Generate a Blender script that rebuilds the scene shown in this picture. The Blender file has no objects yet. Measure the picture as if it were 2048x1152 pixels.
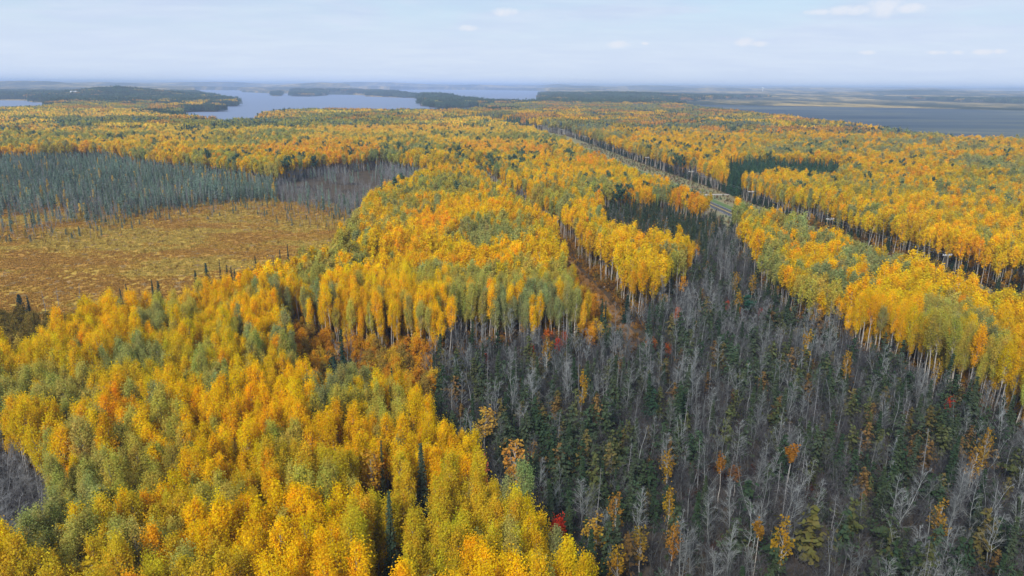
import bpy, math, random
import numpy as np
from mathutils import Matrix, Vector

# ------------------------------------------------------------------ camera
F, H = 1409.0, 70.0                       # focal length in photo pixels, drone height in metres
PITCH = math.atan((576 - 170) / F)
ROLL = math.atan(16 / 2048)
sc = bpy.context.scene
cd = bpy.data.cameras.new("camera")
cam = bpy.data.objects.new("camera", cd)
sc.collection.objects.link(cam)
cr, sr, cp, sp = math.cos(ROLL), math.sin(ROLL), math.cos(PITCH), math.sin(PITCH)
cam.matrix_world = Matrix(((cr, -sr, 0, 0), (sr * sp, cr * sp, -cp, 0), (sr * cp, cr * cp, sp, H), (0, 0, 0, 1)))
cd.sensor_width = 36.0
cd.lens = 36.0 * F / 2048.0
cd.clip_start = 1.0
cd.clip_end = 200000.0
sc.camera = cam

# ------------------------------------------------------------------ sky and sun
SUN_EL, SUN_AZ = math.radians(42), math.radians(205)     # azimuth clockwise from +Y: behind the camera, a little left
world = bpy.data.worlds.new("World")
sc.world = world
world.use_nodes = True
wt = world.node_tree
wt.nodes.clear()


def nd(tree, kind, **kw):
    n = tree.nodes.new(kind)
    for k, v in kw.items():
        if k == "ins":
            for a, b in v.items():
                n.inputs[a].default_value = b
        else:
            setattr(n, k, v)
    return n


def mth(tree, op, a, b=None, c=None, clamp=False):
    n = tree.nodes.new("ShaderNodeMath")
    n.operation = op
    n.use_clamp = clamp
    for i, v in enumerate((a, b, c)):
        if v is None:
            continue
        if isinstance(v, (int, float)):
            n.inputs[i].default_value = v
        else:
            tree.links.new(v, n.inputs[i])
    return n.outputs[0]


def vdot(tree, a, vec):
    n = tree.nodes.new("ShaderNodeVectorMath")
    n.operation = "DOT_PRODUCT"
    tree.links.new(a, n.inputs[0])
    n.inputs[1].default_value = vec
    return n.outputs["Value"]


def mixc(tree, fac, a, b):
    n = tree.nodes.new("ShaderNodeMix")
    n.data_type = "RGBA"
    for s, v in ((n.inputs["Factor"], fac), (n.inputs["A"], a), (n.inputs["B"], b)):
        if isinstance(v, (int, float)):
            s.default_value = v
        elif isinstance(v, (tuple, list)):
            s.default_value = (*v, 1.0)
        else:
            tree.links.new(v, s)
    return n.outputs["Result"]


def ramp(tree, fac, stops):
    n = tree.nodes.new("ShaderNodeValToRGB")
    el = n.color_ramp.elements
    while len(el) < len(stops):
        el.new(0.5)
    for e, (p, c) in zip(el, stops):
        e.position = p
        e.color = (*c, 1.0)
    tree.links.new(fac, n.inputs[0])
    return n.outputs[0]


def smooth(tree, v, lo, hi):
    n = tree.nodes.new("ShaderNodeMapRange")
    n.interpolation_type = "SMOOTHSTEP"
    tree.links.new(v, n.inputs[0])
    n.inputs[1].default_value = lo
    n.inputs[2].default_value = hi
    return n.outputs[0]


def ray(px, py):
    x, y = (px - 1024) / F, (576 - py) / F
    xr, yr = x * cr - y * sr, x * sr + y * cr
    return np.array([xr, cp + yr * sp, -sp + yr * cp])


def G(px, py, z=0.0):
    """the point of the level z below the photo's pixel"""
    d = ray(px, py)
    t = (z - H) / d[2]
    return (float(d[0] * t), float(d[1] * t))


def proj(x, y, z):
    """photo pixel of world points"""
    x, y, z = np.asarray(x, float), np.asarray(y, float), np.asarray(z, float) - H
    dep = y * cp - z * sp
    yr = y * sp + z * cp
    dep = np.where(dep < 1, 1, dep)
    a, b = x / dep * F, yr / dep * F
    u, v = a * cr + b * sr, -a * sr + b * cr
    return 1024 + u, 576 - v


BG = 0.12
sky = nd(wt, "ShaderNodeTexSky", sky_type="NISHITA", sun_disc=False, sun_elevation=SUN_EL, sun_rotation=SUN_AZ, air_density=1.0, dust_density=1.5, ozone_density=1.2)
geo = nd(wt, "ShaderNodeTexCoord")
dirv = geo.outputs["Generated"]
sep = nd(wt, "ShaderNodeSeparateXYZ")
wt.links.new(dirv, sep.inputs[0])
# a thin high veil of cloud with softer, bluer openings
zz = mth(wt, "ADD", mth(wt, "MAXIMUM", sep.outputs[2], 0.0), 0.10)
cmb = nd(wt, "ShaderNodeCombineXYZ")
wt.links.new(mth(wt, "DIVIDE", sep.outputs[0], zz), cmb.inputs[0])
wt.links.new(mth(wt, "DIVIDE", sep.outputs[1], zz), cmb.inputs[1])
n1 = nd(wt, "ShaderNodeTexNoise", ins={"Scale": 0.55, "Detail": 6.0, "Roughness": 0.55, "Distortion": 0.3})
wt.links.new(cmb.outputs[0], n1.inputs["Vector"])
n2 = nd(wt, "ShaderNodeTexNoise", ins={"Scale": 1.6, "Detail": 7.0, "Roughness": 0.6, "Distortion": 0.2})
mp = nd(wt, "ShaderNodeMapping", ins={"Scale": (0.8, 1.1, 1.0)})
wt.links.new(cmb.outputs[0], mp.inputs[0])
wt.links.new(mp.outputs[0], n2.inputs["Vector"])
k = 1.0 / BG
veil = mixc(wt, smooth(wt, n2.outputs[0], 0.30, 0.75), (0.570 * k, 0.680 * k, 0.890 * k), (0.680 * k, 0.780 * k, 0.935 * k))
nsk = nd(wt, "ShaderNodeVectorMath", operation="MULTIPLY")
nsk.inputs[1].default_value = (1.25, 1.25, 1.25)
wt.links.new(sky.outputs[0], nsk.inputs[0])
nmix = mixc(wt, 0.6, nsk.outputs[0], (0.50 * k, 0.75 * k, 0.94 * k))
low = smooth(wt, sep.outputs[2], 0.13, 0.02)                      # thicker veil towards the horizon
cover = mth(wt, "MAXIMUM", smooth(wt, n1.outputs[0], 0.36, 0.62), low)
skyc = mixc(wt, mth(wt, "MULTIPLY_ADD", cover, 0.75, 0.2), nmix, veil)
skyc = mixc(wt, mth(wt, "MULTIPLY", low, 0.55), skyc, (0.76 * k, 0.85 * k, 0.99 * k))
# the small fair-weather puffs far off over the lake
n3 = nd(wt, "ShaderNodeTexNoise", ins={"Scale": 90.0, "Detail": 5.0, "Roughness": 0.65})
wt.links.new(dirv, n3.inputs["Vector"])
nz = mth(wt, "MULTIPLY_ADD", n3.outputs[0], 2.4, -1.2)
puff = None
for px, py, w, h in ((1009, 24, 25, 8), (937, 56, 19, 6), (1237, 89, 22, 7.5), (1290, 87, 7, 3), (1488, 84, 17, 8), (1520, 88, 16, 5), (1768, 14, 28, 16),
                     (1700, 20, 42, 8), (1640, 24, 26, 5), (1820, 17, 30, 8), (1734, 105, 14, 4), (1872, 105, 16, 3.5), (1917, 105, 10, 4), (1968, 104, 18, 4.5), (2000, 103, 10, 4)):
    d = ray(px, py)
    d /= np.linalg.norm(d)
    rt = np.cross(d, (0, 0, 1.0)); rt /= np.linalg.norm(rt)
    up = np.cross(rt, d)
    u = mth(wt, "MULTIPLY", vdot(wt, dirv, tuple(rt)), F / w)
    v = mth(wt, "MULTIPLY", mth(wt, "SUBTRACT", vdot(wt, dirv, tuple(up)), float(0.0)), F / h)
    r = mth(wt, "ADD", mth(wt, "MULTIPLY", u, u), mth(wt, "MULTIPLY", v, v))
    fr = mth(wt, "GREATER_THAN", vdot(wt, dirv, tuple(d)), 0.5)
    m = mth(wt, "MULTIPLY", smooth(wt, mth(wt, "ADD", r, nz), 1.5, -0.3), fr)
    puff = m if puff is None else mth(wt, "MAXIMUM", puff, m)
skyc = mixc(wt, mth(wt, "MULTIPLY", puff, 0.70), skyc, (0.86 * k, 0.88 * k, 0.95 * k))
bg = nd(wt, "ShaderNodeBackground")
bg.inputs[1].default_value = BG
wt.links.new(skyc, bg.inputs[0])
wo = nd(wt, "ShaderNodeOutputWorld")
wt.links.new(bg.outputs[0], wo.inputs[0])

sl = bpy.data.lights.new("sun", "SUN")
sl.energy = 3.6
sl.angle = math.radians(10)
sl.color = (1.0, 0.95, 0.87)
sun = bpy.data.objects.new("sun", sl)
sc.collection.objects.link(sun)
sdir = Vector((math.sin(SUN_AZ) * math.cos(SUN_EL), math.cos(SUN_AZ) * math.cos(SUN_EL), math.sin(SUN_EL)))
sun.rotation_euler = sdir.to_track_quat("Z", "Y").to_euler()

sc.view_settings.view_transform = "Standard"
sc.view_settings.look = "None"
sc.view_settings.exposure = 0.0
sc.view_settings.gamma = 1.0
sc.view_settings.use_curve_mapping = False
cy = sc.cycles
cy.max_bounces = 5
cy.diffuse_bounces = 3
cy.glossy_bounces = 2
cy.transmission_bounces = 3
cy.transparent_max_bounces = 4
cy.volume_bounces = 1
cy.caustics_reflective = cy.caustics_refractive = False
cy.use_denoising = True
cy.denoiser = "OPENIMAGEDENOISE"
cy.denoising_input_passes = "RGB_ALBEDO_NORMAL"
cy.denoising_prefilter = "ACCURATE"
cy.use_adaptive_sampling = False
cy.pixel_filter_type = "BLACKMAN_HARRIS"

rng = np.random.default_rng(7)
random.seed(7)
COL = sc.collection


# ------------------------------------------------------------------ small tools
def hash2(ix, iy, seed):
    h = (ix.astype(np.int64) * 374761393 + iy.astype(np.int64) * 668265263 + seed * 1442695041) & 0xFFFFFFFF
    h = ((h ^ (h >> 13)) * 1274126177) & 0xFFFFFFFF
    h = ((h ^ (h >> 16)) * 2246822519) & 0xFFFFFFFF
    return ((h ^ (h >> 15)) & 0xFFFFFF) / float(0xFFFFFF)


def vnoise(x, y, seed=0):
    x, y = np.asarray(x, float), np.asarray(y, float)
    ix, iy = np.floor(x), np.floor(y)
    fx, fy = x - ix, y - iy
    fx, fy = fx * fx * (3 - 2 * fx), fy * fy * (3 - 2 * fy)
    a, b = hash2(ix, iy, seed), hash2(ix + 1, iy, seed)
    c, d = hash2(ix, iy + 1, seed), hash2(ix + 1, iy + 1, seed)
    return (a * (1 - fx) + b * fx) * (1 - fy) + (c * (1 - fx) + d * fx) * fy


def fbm(x, y, seed=0, octs=3):
    x, y = np.asarray(x, float), np.asarray(y, float)
    s, a, t = 0, 1.0, 0
    for i in range(octs):
        s = s + a * vnoise(x * 2 ** i, y * 2 ** i, seed + i * 17)
        t += a
        a *= 0.5
    return s / t


def cells(x, y, size, seed):
    """Voronoi clones: returns a hash (0..1) of the nearest jittered cell and a second one"""
    gx, gy = np.floor(x / size), np.floor(y / size)
    best = np.full(x.shape, 1e18)
    h1, h2 = np.zeros(x.shape), np.zeros(x.shape)
    for i in (-1, 0, 1):
        for j in (-1, 0, 1):
            cx, cy_ = gx + i, gy + j
            jx, jy = hash2(cx, cy_, seed), hash2(cx, cy_, seed + 1)
            d = (x - (cx + jx) * size) ** 2 + (y - (cy_ + jy) * size) ** 2
            m = d < best
            best = np.where(m, d, best)
            h1 = np.where(m, hash2(cx, cy_, seed + 2), h1)
            h2 = np.where(m, hash2(cx, cy_, seed + 3), h2)
    return h1, h2


def inside(x, y, poly):
    x, y = np.asarray(x, float), np.asarray(y, float)
    r = np.zeros(x.shape, bool)
    n = len(poly)
    for i in range(n):
        x0, y0 = poly[i]
        x1, y1 = poly[(i + 1) % n]
        if y0 == y1:
            continue
        c = ((y0 > y) != (y1 > y)) & (x < (x1 - x0) * (y - y0) / (y1 - y0) + x0)
        r ^= c
    return r


def line_dist(x, y, pts):
    """distance to a polyline, and the signed side (positive on the right of its direction)"""
    best = np.full(np.shape(x), 1e18)
    side = np.zeros(np.shape(x))
    for (x0, y0), (x1, y1) in zip(pts[:-1], pts[1:]):
        dx, dy = x1 - x0, y1 - y0
        L = dx * dx + dy * dy
        t = np.clip(((x - x0) * dx + (y - y0) * dy) / L, 0, 1)
        ex, ey = x - (x0 + t * dx), y - (y0 + t * dy)
        d = ex * ex + ey * ey
        m = d < best
        best = np.where(m, d, best)
        side = np.where(m, np.sign(ex * dy - ey * dx), side)
    return np.sqrt(best) * side


def link(o, parent=None):
    COL.objects.link(o)
    if parent is not None:
        o.parent = parent
    return o


def tag(o, label=None, cat=None, group=None, kind=None):
    for k_, v_ in (("label", label), ("category", cat), ("group", group), ("kind", kind)):
        if v_:
            o[k_] = v_
    return o


def mesh_np(name, V, Fc, mats, mi=None, shade=None, smooth_=False):
    """a mesh from arrays: V (n,3), Fc list of (faces array (m,k)), per-face material, per-vertex colour"""
    me = bpy.data.meshes.new(name)
    V = np.asarray(V, np.float32)
    loops = np.concatenate([f.ravel() for f in Fc]).astype(np.int32)
    tot = np.concatenate([np.full(len(f), f.shape[1], np.int32) for f in Fc])
    start = np.concatenate([[0], np.cumsum(tot)[:-1]]).astype(np.int32)
    me.vertices.add(len(V))
    me.vertices.foreach_set("co", V.ravel())
    me.loops.add(len(loops))
    me.loops.foreach_set("vertex_index", loops)
    me.polygons.add(len(tot))
    me.polygons.foreach_set("loop_start", start)
    me.polygons.foreach_set("loop_total", tot)
    if mi is not None:
        me.polygons.foreach_set("material_index", np.asarray(mi, np.int32))
    if smooth_:
        me.polygons.foreach_set("use_smooth", np.ones(len(tot), bool))
    if shade is not None:
        a = me.attributes.new("shade", "FLOAT_VECTOR", "POINT")
        a.data.foreach_set("vector", np.asarray(shade, np.float32).ravel())
    for m in mats:
        me.materials.append(m)
    me.update(calc_edges=True)
    me.validate()
    return me


class MB:
    """collects boxes, tubes and prisms into one mesh"""
    def __init__(s):
        s.v, s.f = [], []

    def box(s, x0, x1, y0, y1, z0, z1):
        b = len(s.v)
        s.v += [(x0, y0, z0), (x1, y0, z0), (x1, y1, z0), (x0, y1, z0), (x0, y0, z1), (x1, y0, z1), (x1, y1, z1), (x0, y1, z1)]
        s.f += [tuple(b + i for i in q) for q in ((0, 3, 2, 1), (4, 5, 6, 7), (0, 1, 5, 4), (1, 2, 6, 5), (2, 3, 7, 6), (3, 0, 4, 7))]
        return s

    def tube(s, p0, p1, r0, r1, n=8):
        p0, p1 = Vector(p0), Vector(p1)
        d = (p1 - p0).normalized()
        u = d.orthogonal().normalized()
        w = d.cross(u)
        b = len(s.v)
        for p, r in ((p0, r0), (p1, r1)):
            for i in range(n):
                a = 2 * math.pi * i / n
                s.v.append(tuple(p + u * math.cos(a) * r + w * math.sin(a) * r))
        for i in range(n):
            j = (i + 1) % n
            s.f.append((b + i, b + j, b + n + j, b + n + i))
        s.f += [tuple(b + n - 1 - i for i in range(n)), tuple(b + n + i for i in range(n))]
        return s

    def lathe(s, prof, n=12, c=(0, 0)):
        b = len(s.v)
        for r, z in prof:
            for i in range(n):
                a = 2 * math.pi * i / n
                s.v.append((c[0] + r * math.cos(a), c[1] + r * math.sin(a), z))
        for k_ in range(len(prof) - 1):
            for i in range(n):
                j = (i + 1) % n
                s.f.append((b + k_ * n + i, b + k_ * n + j, b + (k_ + 1) * n + j, b + (k_ + 1) * n + i))
        s.f += [tuple(b + n - 1 - i for i in range(n)), tuple(b + (len(prof) - 1) * n + i for i in range(n))]
        return s

    def poly(s, pts, faces):
        b = len(s.v)
        s.v += [tuple(p) for p in pts]
        s.f += [tuple(b + i for i in q) for q in faces]
        return s

    def build(s, name, mat, parent=None, smooth_=False):
        me = bpy.data.meshes.new(name)
        me.from_pydata(s.v, [], s.f)
        me.materials.append(mat)
        if smooth_:
            for p in me.polygons:
                p.use_smooth = True
        return link(bpy.data.objects.new(name, me), parent)


# ------------------------------------------------------------------ materials
def mat(name):
    m = bpy.data.materials.new(name)
    m.use_nodes = True
    m.node_tree.nodes.clear()
    return m, m.node_tree


def finish(t, bsdf):
    o = nd(t, "ShaderNodeOutputMaterial")
    t.links.new(bsdf, o.inputs[0])


def leaf_mat(name, trans=0.35):
    """leaf colour = the tree's own tint x the leaf's own variation"""
    m, t = mat(name)
    a = nd(t, "ShaderNodeAttribute", attribute_type="INSTANCER", attribute_name="tint")
    b = nd(t, "ShaderNodeAttribute", attribute_type="GEOMETRY", attribute_name="shade")
    mu = nd(t, "ShaderNodeVectorMath", operation="MULTIPLY")
    t.links.new(a.outputs["Vector"], mu.inputs[0])
    t.links.new(b.outputs["Vector"], mu.inputs[1])
    d = nd(t, "ShaderNodeBsdfDiffuse")
    tr = nd(t, "ShaderNodeBsdfTranslucent")
    t.links.new(mu.outputs[0], d.inputs[0])
    t.links.new(mu.outputs[0], tr.inputs[0])
    mx = nd(t, "ShaderNodeMixShader")
    mx.inputs[0].default_value = trans
    t.links.new(d.outputs[0], mx.inputs[1])
    t.links.new(tr.outputs[0], mx.inputs[2])
    finish(t, mx.outputs[0])
    return m


def noise_mat(name, c1, c2, scale, rough=0.9, detail=5.0, c3=None, stretch=(1, 1, 1), bump=0.0, bscale=None, spec=0.2, metallic=0.0, lo=0.35, hi=0.65):
    m, t = mat(name)
    tc = nd(t, "ShaderNodeTexCoord")
    mp_ = nd(t, "ShaderNodeMapping", ins={"Scale": stretch})
    t.links.new(tc.outputs["Object"], mp_.inputs[0])
    n = nd(t, "ShaderNodeTexNoise", ins={"Scale": scale, "Detail": detail, "Roughness": 0.6})
    t.links.new(mp_.outputs[0], n.inputs["Vector"])
    stops = [(lo, c1), (hi, c2)] if c3 is None else [(lo, c1), ((lo + hi) / 2, c2), (hi, c3)]
    c = ramp(t, n.outputs[0], stops)
    p = nd(t, "ShaderNodeBsdfPrincipled")
    t.links.new(c, p.inputs["Base Color"])
    p.inputs["Roughness"].default_value = rough
    p.inputs["Specular IOR Level"].default_value = spec
    p.inputs["Metallic"].default_value = metallic
    if bump:
        nb = nd(t, "ShaderNodeTexNoise", ins={"Scale": bscale or scale * 4, "Detail": 4.0})
        t.links.new(tc.outputs["Object"], nb.inputs["Vector"])
        bn = nd(t, "ShaderNodeBump", ins={"Strength": bump, "Distance": 0.3})
        t.links.new(nb.outputs[0], bn.inputs["Height"])
        t.links.new(bn.outputs[0], p.inputs["Normal"])
    finish(t, p.outputs[0])
    return m


def plain(name, c, rough=0.6, spec=0.3, metallic=0.0):
    return noise_mat(name, tuple(x * 0.85 for x in c), tuple(min(1, x * 1.12) for x in c), 1.5, rough, spec=spec, metallic=metallic)


def bark_mat(name, c1, c2, scale):
    """grey bark whose own tone differs from tree to tree (the tree's tint)"""
    m, t = mat(name)
    tc = nd(t, "ShaderNodeTexCoord")
    n = nd(t, "ShaderNodeTexNoise", ins={"Scale": scale, "Detail": 4.0})
    t.links.new(tc.outputs["Object"], n.inputs["Vector"])
    a = nd(t, "ShaderNodeAttribute", attribute_type="INSTANCER", attribute_name="tint")
    mu = nd(t, "ShaderNodeVectorMath", operation="MULTIPLY")
    t.links.new(a.outputs["Vector"], mu.inputs[0])
    t.links.new(ramp(t, n.outputs[0], [(0.35, c1), (0.65, c2)]), mu.inputs[1])
    d = nd(t, "ShaderNodeBsdfDiffuse")
    t.links.new(mu.outputs[0], d.inputs[0])
    finish(t, d.outputs[0])
    return m


M = {}
M["leaf"] = leaf_mat("leaf", 0.37)
M["needle"] = leaf_mat("needle", 0.12)
M["aspen_bark"] = noise_mat("aspen_bark", (0.40, 0.36, 0.31), (0.62, 0.58, 0.52), 1.2, stretch=(1, 1, 2))
M["bare_bark"] = bark_mat("bare_bark", (0.18, 0.178, 0.178), (0.35, 0.348, 0.35), 0.6)
M["swamp_bark"] = noise_mat("swamp_bark", (0.16, 0.16, 0.165), (0.30, 0.30, 0.31), 0.6)
M["dark_bark"] = noise_mat("dark_bark", (0.05, 0.04, 0.035), (0.11, 0.09, 0.075), 2.0)
M["twig"] = bark_mat("twig", (0.075, 0.070, 0.075), (0.15, 0.14, 0.145), 0.8)
M["floor"] = noise_mat("forest_floor", (0.030, 0.022, 0.016), (0.085, 0.058, 0.032), 0.05, detail=8, c3=(0.055, 0.042, 0.028), bump=0.4, bscale=1.5)
M["wet_floor"] = noise_mat("wet_wood_floor", (0.030, 0.026, 0.020), (0.095, 0.070, 0.048), 0.12, detail=9, c3=(0.050, 0.048, 0.030), bump=0.5, bscale=1.2)
M["asphalt"] = noise_mat("asphalt", (0.055, 0.055, 0.060), (0.10, 0.10, 0.105), 0.8, rough=0.85, stretch=(1, 0.1, 1))
M["white_paint"] = plain("road_white_paint", (0.75, 0.75, 0.73), 0.7)
M["yellow_paint"] = plain("road_yellow_paint", (0.70, 0.45, 0.06), 0.7)
M["gravel"] = noise_mat("gravel", (0.38, 0.34, 0.29), (0.55, 0.50, 0.44), 1.5)
M["verge"] = noise_mat("mown_verge", (0.07, 0.13, 0.035), (0.16, 0.20, 0.07), 0.3)
M["pole_wood"] = plain("pole_wood", (0.12, 0.09, 0.07), 0.85)
M["weathered_wood"] = plain("weathered_wood", (0.62, 0.60, 0.58), 0.7)
M["insulator"] = plain("insulator", (0.75, 0.78, 0.80), 0.3, 0.5)
M["car_paint"] = plain("car_paint", (0.55, 0.57, 0.60), 0.3, 0.5, 0.4)
M["car_glass"] = plain("car_glass", (0.02, 0.025, 0.03), 0.1, 0.6)
M["rubber"] = plain("rubber", (0.02, 0.02, 0.02), 0.8)
M["rim"] = plain("rim", (0.5, 0.5, 0.52), 0.35, 0.5, 0.8)
M["red_lens"] = plain("red_lens", (0.5, 0.02, 0.02), 0.3, 0.5)
M["lamp_lens"] = plain("lamp_lens", (0.7, 0.7, 0.7), 0.2, 0.5)
M["tower_white"] = plain("tower_white", (0.82, 0.83, 0.84), 0.5)
M["white_wall"] = plain("white_wall", (0.78, 0.77, 0.74), 0.7)
M["roof_grey"] = plain("roof_grey", (0.65, 0.65, 0.66), 0.6)
M["dark_pane"] = plain("dark_pane", (0.03, 0.035, 0.04), 0.2, 0.5)
M["rock"] = noise_mat("rock", (0.32, 0.31, 0.30), (0.58, 0.56, 0.54), 2.5, bump=0.5)


def bog_material():
    m, t = mat("bog_grass")
    tc = nd(t, "ShaderNodeTexCoord")
    mp_ = nd(t, "ShaderNodeMapping", ins={"Scale": (0.5, 1.0, 1.0), "Rotation": (0, 0, 0.25)})
    t.links.new(tc.outputs["Object"], mp_.inputs[0])
    a = nd(t, "ShaderNodeTexNoise", ins={"Scale": 0.035, "Detail": 7.0, "Roughness": 0.62, "Distortion": 0.6})
    b = nd(t, "ShaderNodeTexNoise", ins={"Scale": 0.5, "Detail": 6.0, "Roughness": 0.7})
    c = nd(t, "ShaderNodeTexNoise", ins={"Scale": 0.09, "Detail": 5.0, "Roughness": 0.6})
    for q in (a, b, c):
        t.links.new(mp_.outputs[0], q.inputs["Vector"])
    c1 = ramp(t, a.outputs[0], [(0.36, (0.42, 0.21, 0.050)), (0.47, (0.48, 0.27, 0.055)), (0.56, (0.52, 0.36, 0.070)), (0.64, (0.45, 0.26, 0.06))])
    c2 = mixc(t, smooth(t, c.outputs[0], 0.58, 0.74), c1, (0.42, 0.26, 0.12))
    c3 = mixc(t, mth(t, "MULTIPLY", smooth(t, b.outputs[0], 0.42, 0.62), 0.35), c2, (0.30, 0.17, 0.06))
    p = nd(t, "ShaderNodeBsdfDiffuse")
    t.links.new(c3, p.inputs[0])
    bn = nd(t, "ShaderNodeBump", ins={"Strength": 0.25, "Distance": 0.3})
    t.links.new(b.outputs[0], bn.inputs["Height"])
    t.links.new(bn.outputs[0], p.inputs["Normal"])
    finish(t, p.outputs[0])
    return m


M["bog"] = bog_material()
M["trail"] = noise_mat("trail_grass", (0.13, 0.065, 0.022), (0.24, 0.12, 0.035), 0.18, detail=8, c3=(0.20, 0.13, 0.08), bump=0.5, bscale=1.5)
M["clearing"] = noise_mat("clearing_grass", (0.20, 0.13, 0.08), (0.26, 0.23, 0.11), 0.06, detail=8, c3=(0.17, 0.19, 0.10), bump=0.5, bscale=1.5)


def marsh_material():
    m, t = mat("marsh")
    tc = nd(t, "ShaderNodeTexCoord")
    mp_ = nd(t, "ShaderNodeMapping", ins={"Scale": (0.35, 1.0, 1.0), "Rotation": (0, 0, -0.12)})
    t.links.new(tc.outputs["Object"], mp_.inputs[0])
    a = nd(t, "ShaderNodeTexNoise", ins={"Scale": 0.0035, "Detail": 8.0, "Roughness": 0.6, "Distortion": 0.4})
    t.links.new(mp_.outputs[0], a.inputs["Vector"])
    c1 = ramp(t, a.outputs[0], [(0.36, (0.055, 0.080, 0.110)), (0.50, (0.085, 0.110, 0.130)), (0.58, (0.13, 0.145, 0.13)), (0.68, (0.20, 0.19, 0.15))])  # blue of haze and cloud shadow worked into the marsh's own colours
    p = nd(t, "ShaderNodeBsdfDiffuse")
    t.links.new(c1, p.inputs[0])
    finish(t, p.outputs[0])
    return m


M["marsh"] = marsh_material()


def water_material():
    m, t = mat("lake_water")
    tc = nd(t, "ShaderNodeTexCoord")
    a = nd(t, "ShaderNodeTexNoise", ins={"Scale": 0.35, "Detail": 4.0})
    t.links.new(tc.outputs["Object"], a.inputs["Vector"])
    p = nd(t, "ShaderNodeBsdfPrincipled")
    p.inputs["Base Color"].default_value = (0.16, 0.20, 0.30, 1)
    p.inputs["Roughness"].default_value = 0.55
    p.inputs["Specular IOR Level"].default_value = 0.45
    bn = nd(t, "ShaderNodeBump", ins={"Strength": 0.25, "Distance": 0.3})
    t.links.new(a.outputs[0], bn.inputs["Height"])
    t.links.new(bn.outputs[0], p.inputs["Normal"])
    finish(t, p.outputs[0])
    return m


M["water"] = water_material()


def far_material():
    m, t = mat("far_canopy")
    tc = nd(t, "ShaderNodeTexCoord")
    mp_ = nd(t, "ShaderNodeMapping", ins={"Scale": (1.0, 0.35, 0.0)})
    t.links.new(tc.outputs["Object"], mp_.inputs[0])
    a = nd(t, "ShaderNodeTexNoise", ins={"Scale": 0.0016, "Detail": 7.0, "Roughness": 0.65})
    b = nd(t, "ShaderNodeTexNoise", ins={"Scale": 0.012, "Detail": 6.0, "Roughness": 0.7})
    for q in (a, b):
        t.links.new(mp_.outputs[0], q.inputs["Vector"])
    s = mth(t, "MULTIPLY_ADD", b.outputs[0], 0.45, mth(t, "MULTIPLY", a.outputs[0], 0.6))
    c1 = ramp(t, s, [(0.42, (0.025, 0.040, 0.028)), (0.51, (0.06, 0.07, 0.04)), (0.55, (0.22, 0.17, 0.07)), (0.60, (0.48, 0.34, 0.13)), (0.66, (0.20, 0.15, 0.08)), (0.74, (0.04, 0.05, 0.035))])
    p = nd(t, "ShaderNodeBsdfDiffuse")
    t.links.new(c1, p.inputs[0])
    finish(t, p.outputs[0])
    return m


M["far"] = far_material()

# ------------------------------------------------------------------ the plan of the place (world metres)
def GL(*pts):
    return [G(*p) for p in pts]


POLES = GL((1895, 510, 9.5), (1660, 438, 9.5), (1502, 383, 9.5), (1382, 343, 9.5), (1294, 315, 9.5), (1170, 273, 9.5), (1124, 259, 9.5), (1081, 251, 9.5), (1050, 246, 9.5))
LINE = [(200.0, 20.0), (181.0, 130.0)] + POLES + [(-15.0, 1290.0), (-80.0, 1450.0)]
TRAIL = [(36.0, 186.0), (33.1, 198.6), (29.8, 235.0), (24.5, 265.4), (21.0, 304.0), (16.0, 338.0), (7.0, 372.0), (-4.0, 424.0), (-16.0, 497.0), (-34.0, 570.0)]
WOOD = GL((1240, 1300, 14), (1215, 1160, 14), (1130, 1100, 14), (1065, 1000, 14), (1060, 930, 14), (960, 890, 14), (900, 840, 14), (830, 770, 14)) + \
    GL((860, 735), (1000, 700), (1150, 690), (1235, 660), (1322, 615), (1364, 585), (1378, 535), (1374, 500), (1398, 460), (1425, 425), (1452, 425), (1470, 470), (1482, 512), (1520, 585), (1600, 655), (1720, 712),
       (1850, 772), (1950, 832), (2060, 885), (2300, 985), (2700, 1400))
KNOT = GL((1195, 395, 9), (1260, 398, 9), (1330, 402, 9), (1390, 425, 9), (1428, 438, 3), (1405, 525, 2), (1370, 512, 4), (1348, 482, 12), (1285, 468, 15), (1240, 456, 15), (1203, 432, 15))
BOG = GL((-500, 520), (0, 462), (130, 468), (300, 425), (480, 403), (560, 405), (640, 400), (700, 415), (740, 440), (705, 464, 12), (640, 487, 15), (580, 513, 15), (470, 560, 15), (330, 597, 15), (250, 610, 15), (150, 614, 9), (0, 612, 8), (-400, 650, 8))
SPRUCE_BOG = GL((-700, 330, 9), (0, 308, 9), (200, 302, 9), (300, 319, 9), (440, 335, 8), (545, 352, 8), (560, 405), (480, 405), (300, 428), (140, 474), (0, 470), (-600, 540))
DEAD = GL((545, 350, 8), (640, 328, 9), (760, 318, 9), (850, 333, 9), (935, 337, 9), (945, 350, 5), (862, 368, 5), (800, 405), (745, 440), (700, 440), (640, 425), (560, 408))
TRAIL_SIDE = GL((1100, 455, 13), (1112, 485, 13), (1140, 545, 13), (1155, 590, 13), (1168, 640, 11), (1235, 672, 0)) + [(33.1, 198.6), (29.8, 235.0), (24.5, 265.4), (20.0, 304.0)]
LEFT_GAP = GL((-300, 905, 5), (30, 905, 5), (60, 925, 7), (95, 965, 13), (85, 1000, 15), (35, 1035, 15), (5, 1110, 15), (-300, 1260, 15))
FRONT_GAP = GL((560, 668, 0), (620, 690, 0), (700, 712, 0), (790, 722, 0), (880, 735, 0), (880, 795, 14), (835, 764, 15), (760, 736, 15), (690, 724, 15), (640, 722, 15), (590, 712, 15))
OLIVE = GL((-500, 640, 6), (0, 612, 6), (120, 600, 6), (230, 588, 6), (330, 570, 6), (450, 540, 6), (560, 505, 6), (480, 556, 12), (330, 604, 12), (220, 630, 12), (150, 655, 12), (60, 695, 12), (-500, 770, 12))
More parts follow.
